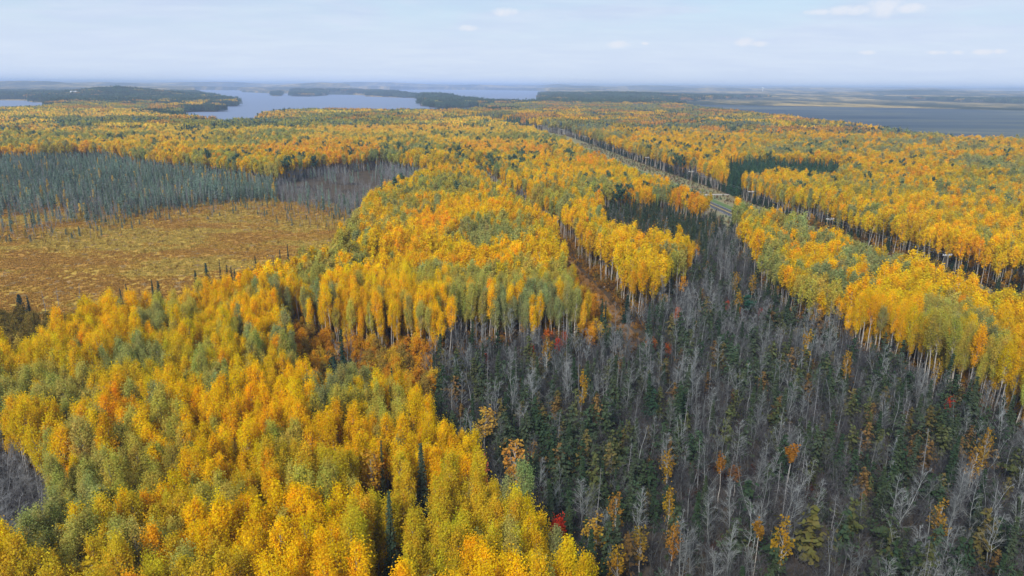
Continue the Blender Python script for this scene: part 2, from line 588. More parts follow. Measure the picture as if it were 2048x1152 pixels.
DARK_STRIP = GL((640, 712, 5), (690, 705, 5), (720, 735, 5), (720, 760, 5), (650, 755, 5))
PLANT = GL((1448, 318, 12), (1560, 316, 12), (1680, 322, 12), (1692, 344, 15), (1640, 347, 15), (1600, 340, 15), (1560, 344, 15), (1500, 349, 15), (1476, 354, 15), (1448, 346, 12))
PALE_GAP1 = GL((245, 262, 4), (330, 256, 4), (340, 266, 4), (260, 268, 4))
PALE_GAP2 = GL((420, 262, 4), (500, 260, 4), (490, 270, 4), (425, 270, 4))
LAKE = GL((389, 179.5), (481, 180.5), (485, 184), (530, 186), (600, 187), (653, 188.5), (727, 190), (731, 192.5), (831, 196), (841, 203), (836, 211), (872, 216.5), (955, 215), (960, 214, 17), (850, 217, 17), (700, 217, 17), (620, 217, 17), (545, 218, 17), (512, 226, 17), (514, 236, 17),
          (465, 239, 17), (434, 238, 17), (372, 226, 17), (368, 224), (456, 222.5), (430, 213), (484, 212), (470, 206), (438, 200), (425, 195), (395, 188))
LAKE2 = GL((690, 178), (780, 179.5), (866, 179), (973, 180), (1100, 182), (1079, 190), (1076, 199, 20), (1010, 199, 20), (962, 194, 24), (900, 187, 30), (800, 184, 20))
LAKE3 = GL((-300, 197), (-40, 199.5), (57, 200.5), (62, 204), (115, 205.5), (70, 210.5, 17), (30, 213, 17), (-60, 214, 17), (-300, 213, 17))
ISLES = [GL((545, 189), (563, 189), (565, 192), (544, 192)), GL((581, 187.5), (600, 186.5), (640, 186.5), (655, 188), (654, 191), (620, 193), (582, 192.5)), GL((402, 193), (428, 193), (428, 195.5), (404, 196))]
MARSH = GL((1310, 206), (1500, 197), (1640, 193), (1800, 199), (1960, 206), (2400, 215), (2600, 330), (2048, 320), (1700, 270), (1400, 225))


def water_mask(x, y):
    w = inside(x, y, LAKE) | inside(x, y, LAKE2) | inside(x, y, LAKE3)
    for p in ISLES:
        w &= ~inside(x, y, p)
    return w


HILLS = []
for px, py, z, sx, sy in ((240, 198, 30, 180, 200), (330, 200, 12, 160, 150), (120, 196, 8, 250, 150), (872, 200, 13, 200, 150), (780, 193, 4, 300, 120), (1220, 197, 15, 380, 300), (1120, 200, 5, 300, 250),
                          (1290, 199, 8, 300, 200), (1405, 193, 9, 180, 100), (620, 188, 18, 700, 300)):
    x, y = G(px, py)
    HILLS.append((x, y, z, sx, sy))
for px, dist, z, sx, sy in ((40, 9000, 42, 700, 400), (210, 10500, 50, 900, 450), (450, 12000, 58, 1000, 500), (640, 9500, 40, 500, 350), (760, 13000, 66, 1100, 500), (960, 12000, 55, 700, 400), (1180, 11000, 50, 600, 400),
                            (1300, 12500, 62, 800, 450), (1450, 10000, 46, 800, 400), (1640, 12000, 50, 900, 450), (1850, 11000, 44, 800, 400), (1990, 9500, 36, 600, 350), (1560, 8200, 24, 700, 250), (1780, 7400, 22, 800, 250)):
    d = ray(px, 200)[:2]
    d = d / np.linalg.norm(d) * dist
    HILLS.append((float(d[0]), float(d[1]), z, sx, sy))


def height(x, y):
    x, y = np.asarray(x, float), np.asarray(y, float)
    r = np.hypot(x, y)
    far = np.clip((r - 4200) / 3500, 0, 1)
    z = far * 85 * (fbm(x / 1900, y / 1500, 5, 4) - 0.40)
    vf = np.clip((r - 11000) / 9000, 0, 1)
    z = np.maximum(z, 0) + vf * (12 + 52 * fbm(x / 4200, y / 6000, 9, 3))
    x0, y0 = 880.0, 14500.0
    z = z + 55 * np.exp(-((x - x0) / 420) ** 2 - ((y - y0) / 700) ** 2)
    for hx, hy, hz, sx, sy in HILLS:
        z = z + hz * np.exp(-((x - hx) / sx) ** 2 - ((y - hy) / sy) ** 2)
    return z


# ------------------------------------------------------------------ ground sheets
def polar_sheet(name, material, r0, r1, nr, na, half, zf, power=2.2):
    rr = r0 + (r1 - r0) * np.linspace(0, 1, nr) ** power
    aa = np.linspace(-half, half, na)
    R, A = np.meshgrid(rr, aa, indexing="ij")
    X, Y = R * np.sin(A), R * np.cos(A)
    Z = zf(X, Y)
    V = np.stack([X.ravel(), Y.ravel(), Z.ravel()], 1)
    i = np.arange(nr - 1)[:, None] * na + np.arange(na - 1)[None, :]
    Fq = np.stack([i, i + 1, i + na + 1, i + na], -1).reshape(-1, 4)[:, ::-1]
    me = mesh_np(name, V, [Fq], [material], smooth_=True)
    return link(bpy.data.objects.new(name, me))


def flat_sheet(name, poly, z, material, step=None):
    mb = MB()
    mb.poly([(x, y, z) for x, y in poly], [tuple(range(len(poly)))])
    o = mb.build(name, material)
    me = o.data
    if me.polygons[0].normal.z < 0:
        me.flip_normals()
    return o


def strip(name, pts, off0, off1, z, material, parent=None, sub=6):
    """a band beside a polyline, off0..off1 metres to its right"""
    pts = np.array(pts, float)
    t = np.linspace(0, 1, (len(pts) - 1) * sub + 1) * (len(pts) - 1)
    # Catmull-Rom through the points
    P = np.vstack([2 * pts[0] - pts[1], pts, 2 * pts[-1] - pts[-2]])
    out = []
    for u in t:
        i = min(int(u), len(pts) - 2)
        f = u - i
        a, b, c, d = P[i], P[i + 1], P[i + 2], P[i + 3]
        out.append(0.5 * (2 * b + (c - a) * f + (2 * a - 5 * b + 4 * c - d) * f * f + (3 * b - a - 3 * c + d) * f ** 3))
    out = np.array(out)
    tg = np.gradient(out, axis=0)
    tg /= np.linalg.norm(tg, axis=1)[:, None]
    nr = np.stack([tg[:, 1], -tg[:, 0]], 1)
    A, B = out + nr * off0, out + nr * off1
    n = len(out)
    V = [(x, y, z) for x, y in A] + [(x, y, z) for x, y in B]
    Fq = [(i, n + i, n + i + 1, i + 1) for i in range(n - 1)]
    mb = MB().poly(V, Fq)
    o = mb.build(name, material, parent)
    if o.data.polygons[0].normal.z < 0:
        o.data.flip_normals()
    return o


def ground_z(x, y):
    z = height(x, y)
    return np.where(water_mask(x, y), -6.0, z)


ground = polar_sheet("ground", M["floor"], 0.0, 3000, 160, 220, math.radians(75), ground_z, 1.5)
tag(ground, kind="structure", label="brown leaf-littered forest floor under the trees")
hills = polar_sheet("hills", M["far"], 2990, 60000, 420, 760, math.radians(48), lambda x, y: np.where(water_mask(x, y), -8.0, height(x, y) + 0.8 + np.clip((np.hypot(x, y) - 4800) / 600, 0, 1) * (9 + 6 * vnoise(x / 60, y / 90, 3))), 2.6)
tag(hills, kind="structure", label="hazy wooded hills rolling away to the horizon")
wx = 60000
lake = flat_sheet("lake", [(-9000, 1000), (6000, 1000), (9000, 14000), (-14000, 14000)], -1.0, M["water"])
tag(lake, kind="structure", label="wide pale blue lake with wooded islands before the horizon")
o = flat_sheet("wet_ground", WOOD, 0.05, M["wet_floor"]); tag(o, kind="structure", label="dark wet floor of the bare lowland wood")
o = flat_sheet("bog_meadow", BOG, 0.06, M["bog"]); tag(o, kind="structure", label="open rust and gold bog meadow beside the spruce swamp")
o = flat_sheet("swamp_ground", SPRUCE_BOG, 0.04, M["bog"]); tag(o, kind="structure", label="rust brown ground of the spruce swamp")
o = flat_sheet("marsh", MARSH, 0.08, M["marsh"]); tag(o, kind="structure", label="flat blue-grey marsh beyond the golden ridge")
o = strip("trail", TRAIL, -2.6, 2.6, 0.09, M["trail"]); tag(o, kind="structure", label="rust brown grassy trail cut between the aspens")
o = strip("clearing", LINE, -50.0, 8.0, 0.07, M["clearing"]); tag(o, kind="structure", label="brown grassy clearing along road and power line")
ROADL = [(175.0, 130.0)] + [(p[0], p[1]) for p in POLES] + [(-15.0, 1290.0), (-80.0, 1450.0)]
road = strip("road", ROADL, -24.5, -15.5, 0.10, M["asphalt"]); tag(road, kind="structure", label="grey two-lane road through the aspens")
strip("edge_line", ROADL, -16.15, -16.02, 0.106, M["white_paint"], road)
strip("edge_line", ROADL, -23.95, -23.82, 0.106, M["white_paint"], road)
strip("centre_line", ROADL, -20.25, -19.95, 0.106, M["yellow_paint"], road)
strip("centre_line", ROADL, -19.75, -19.45, 0.106, M["yellow_paint"], road)
o = strip("verge", ROADL, -15.4, -10.5, 0.095, M["verge"]); tag(o, kind="structure", label="mown green verge along the grey road")
SIDE = [(123.0, 471.0), (129.0, 472.5), (140.0, 474.0), (154.4, 476.5), (163.0, 484.0), (190.0, 500.0)]
o = strip("side_road", SIDE, -2.0, 2.0, 0.115, M["gravel"]); tag(o, kind="structure", label="pale gravel side road meeting the grey road")

# ------------------------------------------------------------------ tree prototypes
def leaf_quads(P, N, S, rg, aspect=0.8):
    """one quad per leaf clump at P, facing N, half-size S"""
    n = len(P)
    N = N / np.linalg.norm(N, axis=1)[:, None]
    r = rg.normal(size=(n, 3))
    U = np.cross(N, r); U /= np.linalg.norm(U, axis=1)[:, None]
    W = np.cross(N, U)
    S = np.broadcast_to(S, (n,))[:, None]
    V = np.stack([P - U * S - W * S * aspect, P + U * S - W * S * aspect * 0.7, P + U * S * 0.8 + W * S * aspect, P - U * S * 0.7 + W * S * aspect], 1).reshape(-1, 3)
    return V, np.arange(4 * n).reshape(n, 4)


def prisms(segs, k=3):
    """tapered k-sided prisms for a list of (p0, p1, r0, r1)"""
    S = np.array([np.concatenate([a, b, [r0, r1]]) for a, b, r0, r1 in segs])
    p0, p1, r0, r1 = S[:, :3], S[:, 3:6], S[:, 6], S[:, 7]
    d = p1 - p0
    d /= np.linalg.norm(d, axis=1)[:, None] + 1e-9
    ref = np.where(np.abs(d[:, 2:3]) > 0.9, np.array([[1.0, 0, 0]]), np.array([[0, 0, 1.0]]))
    u = np.cross(d, ref); u /= np.linalg.norm(u, axis=1)[:, None]
    w = np.cross(d, u)
    V = []
    for p, r in ((p0, r0), (p1, r1)):
        for i in range(k):
            a = 2 * math.pi * i / k
            V.append(p + (u * math.cos(a) + w * math.sin(a)) * r[:, None])
    V = np.stack(V, 1).reshape(-1, 3)
    b = np.arange(len(S))[:, None] * 2 * k
    Fq = np.concatenate([np.stack([b[:, 0] + i, b[:, 0] + (i + 1) % k, b[:, 0] + k + (i + 1) % k, b[:, 0] + k + i], 1) for i in range(k)])
    return V, Fq


def shades(n_each, vals):
    return np.repeat(vals, n_each, axis=0)


def trunk_path(rg, h, lean, r0, r1, n=6, wob=0.12):
    p = np.zeros(3)
    out = [p.copy()]
    dirn = np.array([lean[0], lean[1], 1.0])
    for i in range(n):
        q = dirn * (h / n) + np.append(rg.normal(size=2) * wob, 0)
        p = p + q
        out.append(p.copy())
    segs = []
    for i in range(n):
        a, b = i / n, (i + 1) / n
        segs.append((out[i], out[i + 1], r0 + (r1 - r0) * a, r0 + (r1 - r0) * b))
    return out, segs


def along(path, t):
    t = np.clip(t, 0, 1) * (len(path) - 1)
    i = min(int(t), len(path) - 2)
    return path[i] + (path[i + 1] - path[i]) * (t - i)


def leafy(seed, h, base, rad, nclump, nleaf, size, round_=False, sparse=1.0, hue=0.22, lod=0):
    """a broadleaf tree: pale trunk with limbs, and a crown of leaf clumps"""
    rg = np.random.default_rng(seed)
    path, segs = trunk_path(rg, h * 0.97, rg.normal(size=2) * 0.02, 0.13, 0.025, 6 if lod == 0 else 3, 0.10)
    P, N, SH = [], [], []
    for c in range(nclump):
        t = (c + rg.random()) / nclump
        zf = base + (1 - base) * (t ** 0.85 if not round_ else t)
        prof = math.sin(math.pi * min(1, 0.16 + 0.80 * t)) ** (0.75 if not round_ else 0.55)
        if t > 0.85:
            prof *= 1 - (t - 0.85) * 2.2
        ang = rg.random() * 2 * math.pi
        rr = rad * prof * (0.45 + 0.6 * math.sqrt(rg.random()))
        q = along(path, zf)
        cc = q + np.array([math.cos(ang) * rr, math.sin(ang) * rr, rg.normal() * 0.25])
        st = along(path, max(0.15, zf - 0.05 - 0.1 * rr / max(rad, 0.1)))
        if lod == 0 or c % 3 == 0:
            segs.append((st, cc, 0.035, 0.012))
        m = max(2, int(nleaf * (0.6 + 0.8 * rg.random()) * sparse))
        k0 = (0.7 + 0.7 * rg.random()) * (max(rad, 0.9) / 1.5) ** 0.5
        axis = cc - st
        axis = axis / (np.linalg.norm(axis) + 1e-6) + np.array([0, 0, 0.9])
        off = rg.normal(size=(m, 3)) * np.array([0.22, 0.22, 0.26]) * k0 * 1.25 + rg.normal(size=(m, 1)) * axis * 0.30 * k0
        p = cc + off
        P.append(p)
        out = p - q
        out[:, 2] *= 0.4
        out /= np.linalg.norm(out, axis=1)[:, None] + 1e-6
        N.append(out * 0.40 + np.array([0, 0, 0.65]) + rg.normal(size=(m, 3)) * 0.60)
        v = 0.90 + 0.22 * rg.random()
        g = 1 + hue * (rg.random() - 0.5)
        lv = (v * (0.85 + 0.3 * rg.random(m)))
        SH.append(np.stack([lv / g ** 0.5, lv * g ** 0.5, lv * (1 + 0.5 * (g - 1))], 1))
    P, N, SH = np.concatenate(P), np.concatenate(N), np.concatenate(SH)
    V, Q = leaf_quads(P, N, size * (0.55 + 0.9 * rg.random(len(P))), rg)
    tv, tq = prisms(segs, 5 if lod == 0 else 3)
    return (tv, tq), (V, Q, shades(4, SH))


def conifer(seed, h, rad, lev, nb, droop=0.35, base=0.08, fullness=1.0, size=1.0, ragged=0.2, power=1.0):
    rg = np.random.default_rng(seed)
    path, segs = trunk_path(rg, h, rg.normal(size=2) * 0.01, 0.02 + h * 0.011, 0.015, 4, 0.03)
    P, N, SH, SZ = [], [], [], []
    for l in range(lev):
        t = base + (1 - base) * (l + 0.3) / lev
        R = rad * (1 - t) ** power * (1 + ragged * rg.normal()) + 0.10
        q = along(path, t)
        k_ = max(3, int(nb * (0.5 + 0.6 * (1 - t))))
        a0 = rg.random() * 6.28
        for b in range(k_):
            if rg.random() > fullness:
                continue
            a = a0 + 2 * math.pi * b / k_ + rg.normal() * 0.25
            L = R * (0.75 + 0.45 * rg.random())
            d = np.array([math.cos(a), math.sin(a), -droop + 0.15 * rg.normal()])
            nn = max(2, int(L / (0.42 * size)))
            for i in range(nn):
                s = (i + 0.7) / nn
                P.append(q + d * L * s + rg.normal(size=3) * 0.06 + np.array([0, 0, 0.10 * L * s * s]))
                N.append(np.array([math.cos(a) * 0.55, math.sin(a) * 0.55, 0.8]) + rg.normal(size=3) * 0.35)
                SZ.append(size * (0.30 + 0.10 * rg.random()) * (1.1 - 0.3 * s))
                v = 0.8 + 0.4 * rg.random()
                SH.append((v * (0.9 + 0.2 * rg.random()), v, v * (0.85 + 0.3 * rg.random())))
            if h > 5 and lev > 12:
                segs.append((q, q + d * L * 0.9, 0.02, 0.008))
    P, N, SH, SZ = map(np.array, (P, N, SH, SZ))
    V, Q = leaf_quads(P, N, SZ, rg, 0.6)
    return prisms(segs, 4), (V, Q, shades(4, SH))


def bare(seed, h, spread, nb, twigs, r0=0.10, base=0.3, multi=1, up=1.1):
    """a leafless tree: one or more stems with rising limbs and a haze of twigs; returns (stem), (branches)"""
    rg = np.random.default_rng(seed)
    stem, br = [], []
    for s in range(multi):
        hh = h * (1 - 0.18 * s * rg.random())
        lean = rg.normal(size=2) * (0.05 + 0.10 * (multi > 1))
        path, sg = trunk_path(rg, hh, lean, r0 * (0.8 if multi > 1 else 1), 0.02, 6, 0.15)
        stem += sg
        for b in range(nb // multi):
            t = base + (1 - base) * (b + rg.random()) / (nb // multi)
            q = along(path, t)
            a = rg.random() * 6.28
            L = spread * (1.15 - t) * (0.7 + 0.7 * rg.random()) + 0.35
            d = np.array([math.cos(a), math.sin(a), up * (0.5 + rg.random())])
            d /= np.linalg.norm(d)
            e1 = q + d * L * 0.55
            d2 = d + np.array([rg.normal() * 0.2, rg.normal() * 0.2, 0.35]); d2 /= np.linalg.norm(d2)
            e2 = e1 + d2 * L * 0.5
            rb = 0.013 + 0.017 * (1 - t)
            br.append((q, e1, rb * 1.5, rb)); br.append((e1, e2, rb, 0.010))
            for k_ in range(twigs):
                u = 0.25 + 0.75 * rg.random()
                o_ = q + (e1 - q) * (u / 0.5) if u < 0.5 else e1 + (e2 - e1) * ((u - 0.5) * 2)
                dd = d2 + rg.normal(size=3) * 0.55; dd /= np.linalg.norm(dd)
                br.append((o_, o_ + dd * (0.35 + 0.5 * rg.random()) * (0.5 + 0.5 * L), 0.011, 0.006))
    return prisms(stem, 5), prisms(br, 3)


def dead_spruce(seed, h):
    rg = np.random.default_rng(seed)
    path, sg = trunk_path(rg, h, rg.normal(size=2) * 0.03, 0.09, 0.02, 5, 0.06)
    br = []
    for b in range(46):
        t = 0.15 + 0.85 * rg.random()
        q = along(path, t)
        a = rg.random() * 6.28
        L = (1.0 * (1.05 - t) + 0.15) * (0.5 + 0.8 * rg.random())
        d = np.array([math.cos(a), math.sin(a), -0.25 + 0.3 * rg.normal()])
        br.append((q, q + d * L, 0.02, 0.008))
        br.append((q + d * L * 0.5, q + d * L + rg.normal(size=3) * 0.25, 0.012, 0.007))
    return prisms(sg, 5), prisms(br, 3)


# kind -> list of (trunk_mesh, crown_mesh, joined_mesh)
LIB = {}


def make(kind, tr, cr_, mt, mc, trunk_name="trunk", crown_name="crown"):
    """register one prototype: separate trunk and crown meshes for individuals, one joined mesh for the mass"""
    tv, tq = tr
    if len(cr_) == 3:
        cv, cq, cs = cr_
    else:
        cv, cq = cr_
        cs = np.ones((len(cv), 3))
    me_t = mesh_np(kind + "_trunk", tv, [tq], [mt])
    me_c = mesh_np(kind + "_crown", cv, [cq], [mc], shade=cs)
    V = np.concatenate([tv, cv])
    Fq = np.concatenate([tq, cq + len(tv)])
    mi = np.concatenate([np.zeros(len(tq)), np.ones(len(cq))])
    sh = np.concatenate([np.ones((len(tv), 3)), cs])
    me_j = mesh_np(kind + "_tree", V, [Fq], [mt, mc], mi, sh)
    LIB.setdefault(kind, []).append((me_t, me_c, me_j, trunk_name, crown_name))


for i in range(12):
    a, b = leafy(100 + i, 14 + i % 4 * 0.8, 0.44 + 0.06 * (i % 4), 0.82 + 0.11 * (i % 4), 52, 105, 0.068, hue=0.34)
    make("aspen", a, b, M["aspen_bark"], M["leaf"])
for i in range(7):
    a, b = leafy(200 + i, 14 + i % 4 * 0.8, 0.52 + 0.05 * (i % 3), 0.95 + 0.1 * (i % 4), 34, 36, 0.145, lod=1, hue=0.30)
    make("aspen_far", a, b, M["aspen_bark"], M["leaf"])
for i in range(4):
    a, b = leafy(300 + i, 9 + i, 0.16, 1.6, 46, 70, 0.13, round_=False, hue=0.3)
    make("maple", a, b, M["dark_bark"], M["leaf"])
for i in range(5):
    a, b = leafy(400 + i, 12 + i % 3, 0.50, 1.25, 22, 26, 0.15, sparse=0.8)
    make("birch", a, b, M["aspen_bark"], M["leaf"])
for i in range(4):
    a, b = leafy(450 + i, 12 + i % 3, 0.80, 0.75, 8, 50, 0.15)
    make("tuft_birch", a, b, M["aspen_bark"], M["leaf"])
for i in range(5):
    a, b = conifer(500 + i, 11 + i, 1.75, 24, 11, droop=0.30, size=0.9)
    make("spruce", a, b, M["dark_bark"], M["needle"])
for i in range(3):
    a, b = conifer(530 + i, 18, 1.9, 46, 17, droop=0.30, size=0.55, ragged=0.15)
    make("tall_spruce", a, b, M["dark_bark"], M["needle"])
for i in range(5):
    a, b = conifer(550 + i, 8.5 + 0.7 * i, 0.95, 15, 7, droop=0.35, size=0.9, ragged=0.3, base=0.22)
    make("bog_spruce", a, b, M["swamp_bark"], M["needle"])
for i in range(6):
    a, b = conifer(600 + i, 6 + i % 3, 1.9, 14, 9, droop=-0.05, size=0.85, ragged=0.45, base=0.12, power=0.55, fullness=0.8)
    make("cedar", a, b, M["dark_bark"], M["needle"])
for i in range(3):
    a, b = leafy(650 + i, 17, 0.55, 2.3, 16, 90, 0.22, round_=True, hue=0.08)
    make("pine", a, b, M["dark_bark"], M["needle"])
for i in range(8):
    a, b = bare(700 + i, 11 + i % 4, 2.1, 30, 13, base=0.22 if i % 2 else 0.38, multi=1 if i % 3 else 2)
    make("bare", a, b, M["bare_bark"], M["twig" if i % 3 == 1 else "bare_bark"], "trunk", "branches")
for i in range(4):
    a, b = dead_spruce(760 + i, 8 + i)
    make("dead_spruce", a, b, M["bare_bark"], M["bare_bark"], "trunk", "branches")
for i in range(5):
    a, b = bare(800 + i, 2.8 + 0.5 * i, 1.7, 20, 6, r0=0.04, base=0.05, multi=4, up=0.9)
    make("brush", a, b, M["twig"], M["twig"], "trunk", "branches")
for i in range(3):
    a, b = leafy(850 + i, 2.2, 0.15, 1.0, 14, 22, 0.14, round_=True)
    make("shrub", a, b, M["dark_bark"], M["leaf"])


def tussock(seed):
    rg = np.random.default_rng(seed)
    n = 46
    P = rg.normal(size=(n, 3)) * np.array([0.7, 0.7, 0.0]) + np.array([0, 0, 0.22])
    P[:, 2] += rg.random(n) * 0.2
    N = np.stack([rg.normal(size=n), rg.normal(size=n), 0.6 + 0.3 * rg.random(n)], 1)
    V, Q = leaf_quads(P, N, 0.16 + 0.14 * rg.random(n), rg, 1.3)
    v = 0.75 + 0.5 * rg.random((n, 1))
    return V, Q, shades(4, np.repeat(v, 3, 1))


for i in range(4):
    V, Q, S = tussock(900 + i)
    LIB.setdefault("tussock", []).append((None, None, mesh_np("tussock", V, [Q], [M["leaf"]], shade=S), None, None))


def patch(seed, size, ntree, kind):
    """a piece of closed canopy for the distance: many crowns of leaf clumps with their stems"""
    rg = np.random.default_rng(seed)
    P, N, S, SH, segs = [], [], [], [], []
    g = int(math.sqrt(ntree))
    for i in range(g):
        for j in range(g):
            x = (i + 0.5 + 0.8 * (rg.random() - 0.5)) / g * size - size / 2
            y = (j + 0.5 + 0.8 * (rg.random() - 0.5)) / g * size - size / 2
            v = 0.75 + 0.5 * rg.random()
            hue = 1 + 0.30 * (rg.random() - 0.5)
            col = np.array([v / hue ** 0.5, v * hue ** 0.5, v])
            if kind == "mix" and rg.random() < 0.16:
                col = np.array([0.28, 0.55, 1.8]) * v
            if kind == "conifer":
                h = 9 + 6 * rg.random()
                n = 26
                t = rg.random(n) ** 0.8
                r_ = 1.9 * (1 - t) + 0.2
                a = rg.random(n) * 6.28
                p = np.stack([x + np.cos(a) * r_, y + np.sin(a) * r_, 1.5 + t * (h - 1.5)], 1)
                s = 0.55 + 0.25 * rg.random(n)
                nn = np.stack([np.cos(a), np.sin(a), 0.7 + 0 * a], 1)
            else:
                h = 13 + 6 * rg.random()
                n = 40
                q = rg.normal(size=(n, 3)); q /= np.linalg.norm(q, axis=1)[:, None]
                q[:, 2] = np.abs(q[:, 2]) * 1.3 - 0.3
                R = np.array([1.9, 1.9, 4.4]) * (0.85 + 0.3 * rg.random())
                p = np.array([x, y, h - 4.4]) + q * R * (0.6 + 0.45 * rg.random((n, 1)))
                nn = q + np.array([0, 0, 0.4])
                s = 0.50 + 0.25 * rg.random(n)
                segs.append((np.array([x, y, 0.0]), np.array([x, y, h - 4]), 0.14, 0.07))
            P.append(p); N.append(nn + rg.normal(size=nn.shape) * 0.35); S.append(s)
            SH.append(col[None] * (0.85 + 0.3 * rg.random((n, 1))))
    P, N, S, SH = map(np.concatenate, (P, N, S, SH))
    V, Q = leaf_quads(P, N, S, rg)
    sh = shades(4, SH)
    if segs:
        tv, tq = prisms(segs, 3)
        mi = np.concatenate([np.zeros(len(tq)), np.ones(len(Q))])
        return mesh_np("canopy_patch", np.concatenate([tv, V]), [np.concatenate([tq, Q + len(tv)])], [M["aspen_bark"], M["leaf"]], mi, np.concatenate([np.ones((len(tv), 3)), sh]))
    return mesh_np("canopy_patch", V, [Q], [M["needle"]], shade=sh)


for i in range(6):
    LIB.setdefault("patch_mix", []).append((None, None, patch(950 + i, 26, 49, "mix"), None, None))
for i in range(4):
    LIB.setdefault("patch_conifer", []).append((None, None, patch(970 + i, 26, 64, "conifer"), None, None))

# ------------------------------------------------------------------ where every tree stands
YELLOW = np.array([[0.86, 0.53, 0.008], [0.78, 0.52, 0.012], [0.88, 0.55, 0.006], [0.65, 0.46, 0.022], [0.82, 0.51, 0.008], [0.82, 0.56, 0.010]])
GREEN = np.array([[0.40, 0.39, 0.110], [0.48, 0.43, 0.090], [0.34, 0.36, 0.130], [0.54, 0.45, 0.070]])
ORANGE = np.array([[0.86, 0.46, 0.010], [0.82, 0.42, 0.012], [0.88, 0.49, 0.010]])
RED = np.array([[0.55, 0.045, 0.015], [0.52, 0.10, 0.03]])
RUST = np.array([[0.13, 0.105, 0.035], [0.15, 0.09, 0.03], [0.085, 0.095, 0.035], [0.050, 0.080, 0.042]])
DKGREEN = np.array([[0.030, 0.062, 0.035], [0.040, 0.075, 0.045], [0.055, 0.085, 0.045]])
BOGGREEN = np.array([[0.11, 0.15, 0.11], [0.14, 0.175, 0.125], [0.16, 0.18, 0.14]])

GREEN_SPOTS = [(215, 960, 130, 75), (90, 1075, 95, 95), (90, 790, 120, 45), (340, 640, 60, 30), (690, 790, 90, 45), (440, 770, 60, 35), (1010, 585, 120, 50), (1135, 570, 40, 45), (620, 478, 110, 30), (660, 525, 80, 25),
               (990, 470, 80, 30), (880, 378, 90, 16), (820, 405, 60, 20), (1090, 405, 60, 25), (1590, 470, 70, 35), (1740, 520, 60, 30), (1640, 570, 50, 30), (1930, 690, 75, 55), (1890, 630, 60, 35), (750, 318, 60, 20),
               (1180, 380, 50, 14), (560, 900, 50, 30), (640, 1000, 70, 30), (430, 1010, 70, 35), (300, 1110, 60, 40), (1980, 330, 80, 14), (1830, 285, 60, 8), (1560, 420, 60, 20), (420, 320, 60, 12), (1520, 520, 60, 25),
               (550, 700, 60, 30), (270, 730, 60, 30), (1230, 430, 30, 20), (760, 830, 50, 40), (880, 560, 60, 25), (700, 460, 60, 20), (1340, 390, 40, 12), (1500, 440, 50, 20)]
ORANGE_SPOTS = [(868, 447, 40, 24), (1062, 300, 46, 9), (900, 255, 75, 10), (830, 692, 130, 22), (240, 838, 36, 24), (392, 702, 22, 22), (1268, 572, 48, 22), (1372, 402, 40, 24), (1293, 470, 26, 18),
                (1190, 322, 40, 12), (640, 300, 120, 16), (980, 295, 60, 12), (1540, 250, 200, 18), (1300, 240, 160, 16), (760, 260, 120, 8), (860, 445, 50, 20)]


def in_spots(px, py, spots):
    m = np.zeros(px.shape, bool)
    for a, b, c, d in spots:
        e = ((px - a) / c) ** 2 + ((py - b) / d) ** 2
        m |= e < 0.75 + 0.5 * hash2(np.floor(px / 9), np.floor(py / 9), 3)
    return m


def grid(spacing, r0, r1, half=math.radians(41), jit=0.85, seed=1):
    rg = np.random.default_rng(seed)
    n = int(r1 / spacing) + 2
    xs = np.arange(-n, n) * spacing
    ys = np.arange(0, n) * spacing
    X, Y = np.meshgrid(xs, ys)
    X = X + (np.arange(len(ys)) % 2)[:, None] * spacing * 0.5
    X, Y = X.ravel(), Y.ravel()
    X = X + (rg.random(X.shape) - 0.5) * spacing * jit
    Y = Y + (rg.random(Y.shape) - 0.5) * spacing * jit
    r = np.hypot(X, Y)
    m = (r > r0) & (r < r1) & (np.abs(np.arctan2(X, Y)) < half + 12.0 / np.maximum(r, 12.0)) & (Y > 30)
    return X[m], Y[m]


TREES = []          # (kind, x, y, scale xy, scale z, rot, tint, stand)


def put(kind, x, y, sxy, sz, tint, stand):
    n = len(x)
    TREES.append((np.full(n, kind, object), x, y, np.broadcast_to(sxy, (n,)).copy(), np.broadcast_to(sz, (n,)).copy(), rng.random(n) * 6.283, np.broadcast_to(tint, (n, 3)).copy(), np.full(n, stand, object) if isinstance(stand, str) else stand))


def corridor(x, y):
    d = line_dist(x, y, LINE)
    left = np.interp(y, [190, 300, 345, 380, 470, 540, 640, 950, 1200], [-32, -33, -38, -48, -54, -50, -47, -50, -50])
    return (d > left) & (d < 7.5)


def trail_clear(x, y, w=5.6):
    return np.abs(line_dist(x, y, TRAIL)) < w * np.clip(0.9 + (y - 250) / 200, 0.9, 1.3)


def junction(x, y):
    return np.abs(line_dist(x, y, SIDE)) < 5


def zones(x, y):
    z = {}
    z["corridor"] = corridor(x, y) | junction(x, y)
    z["trail"] = (trail_clear(x, y) | inside(x, y, TRAIL_SIDE)) & ~z["corridor"]
    z["wood"] = inside(x, y, WOOD)
    z["knot"] = inside(x, y, KNOT)
    z["spruce_bog"] = inside(x, y, SPRUCE_BOG)
    z["dead"] = inside(x, y, DEAD)
    z["bog"] = inside(x, y, BOG) & ~z["spruce_bog"] & ~z["dead"]
    z["left_gap"] = inside(x, y, LEFT_GAP)
    z["olive"] = inside(x, y, OLIVE) & ~z["bog"]
    z["strip"] = inside(x, y, DARK_STRIP)
    z["front_gap"] = inside(x, y, FRONT_GAP) & ~z["wood"] & ~z["strip"]
    z["plant"] = inside(x, y, PLANT)
    z["gap"] = inside(x, y, PALE_GAP1) | inside(x, y, PALE_GAP2)
    # edge wobble so that no stand ends along a ruled line
    return z


def wob(x, y, a=4.0):
    return x + (fbm(x / 9, y / 9, 41, 2) - 0.5) * 2 * a, y + (fbm(x / 9, y / 9, 43, 2) - 0.5) * 2 * a


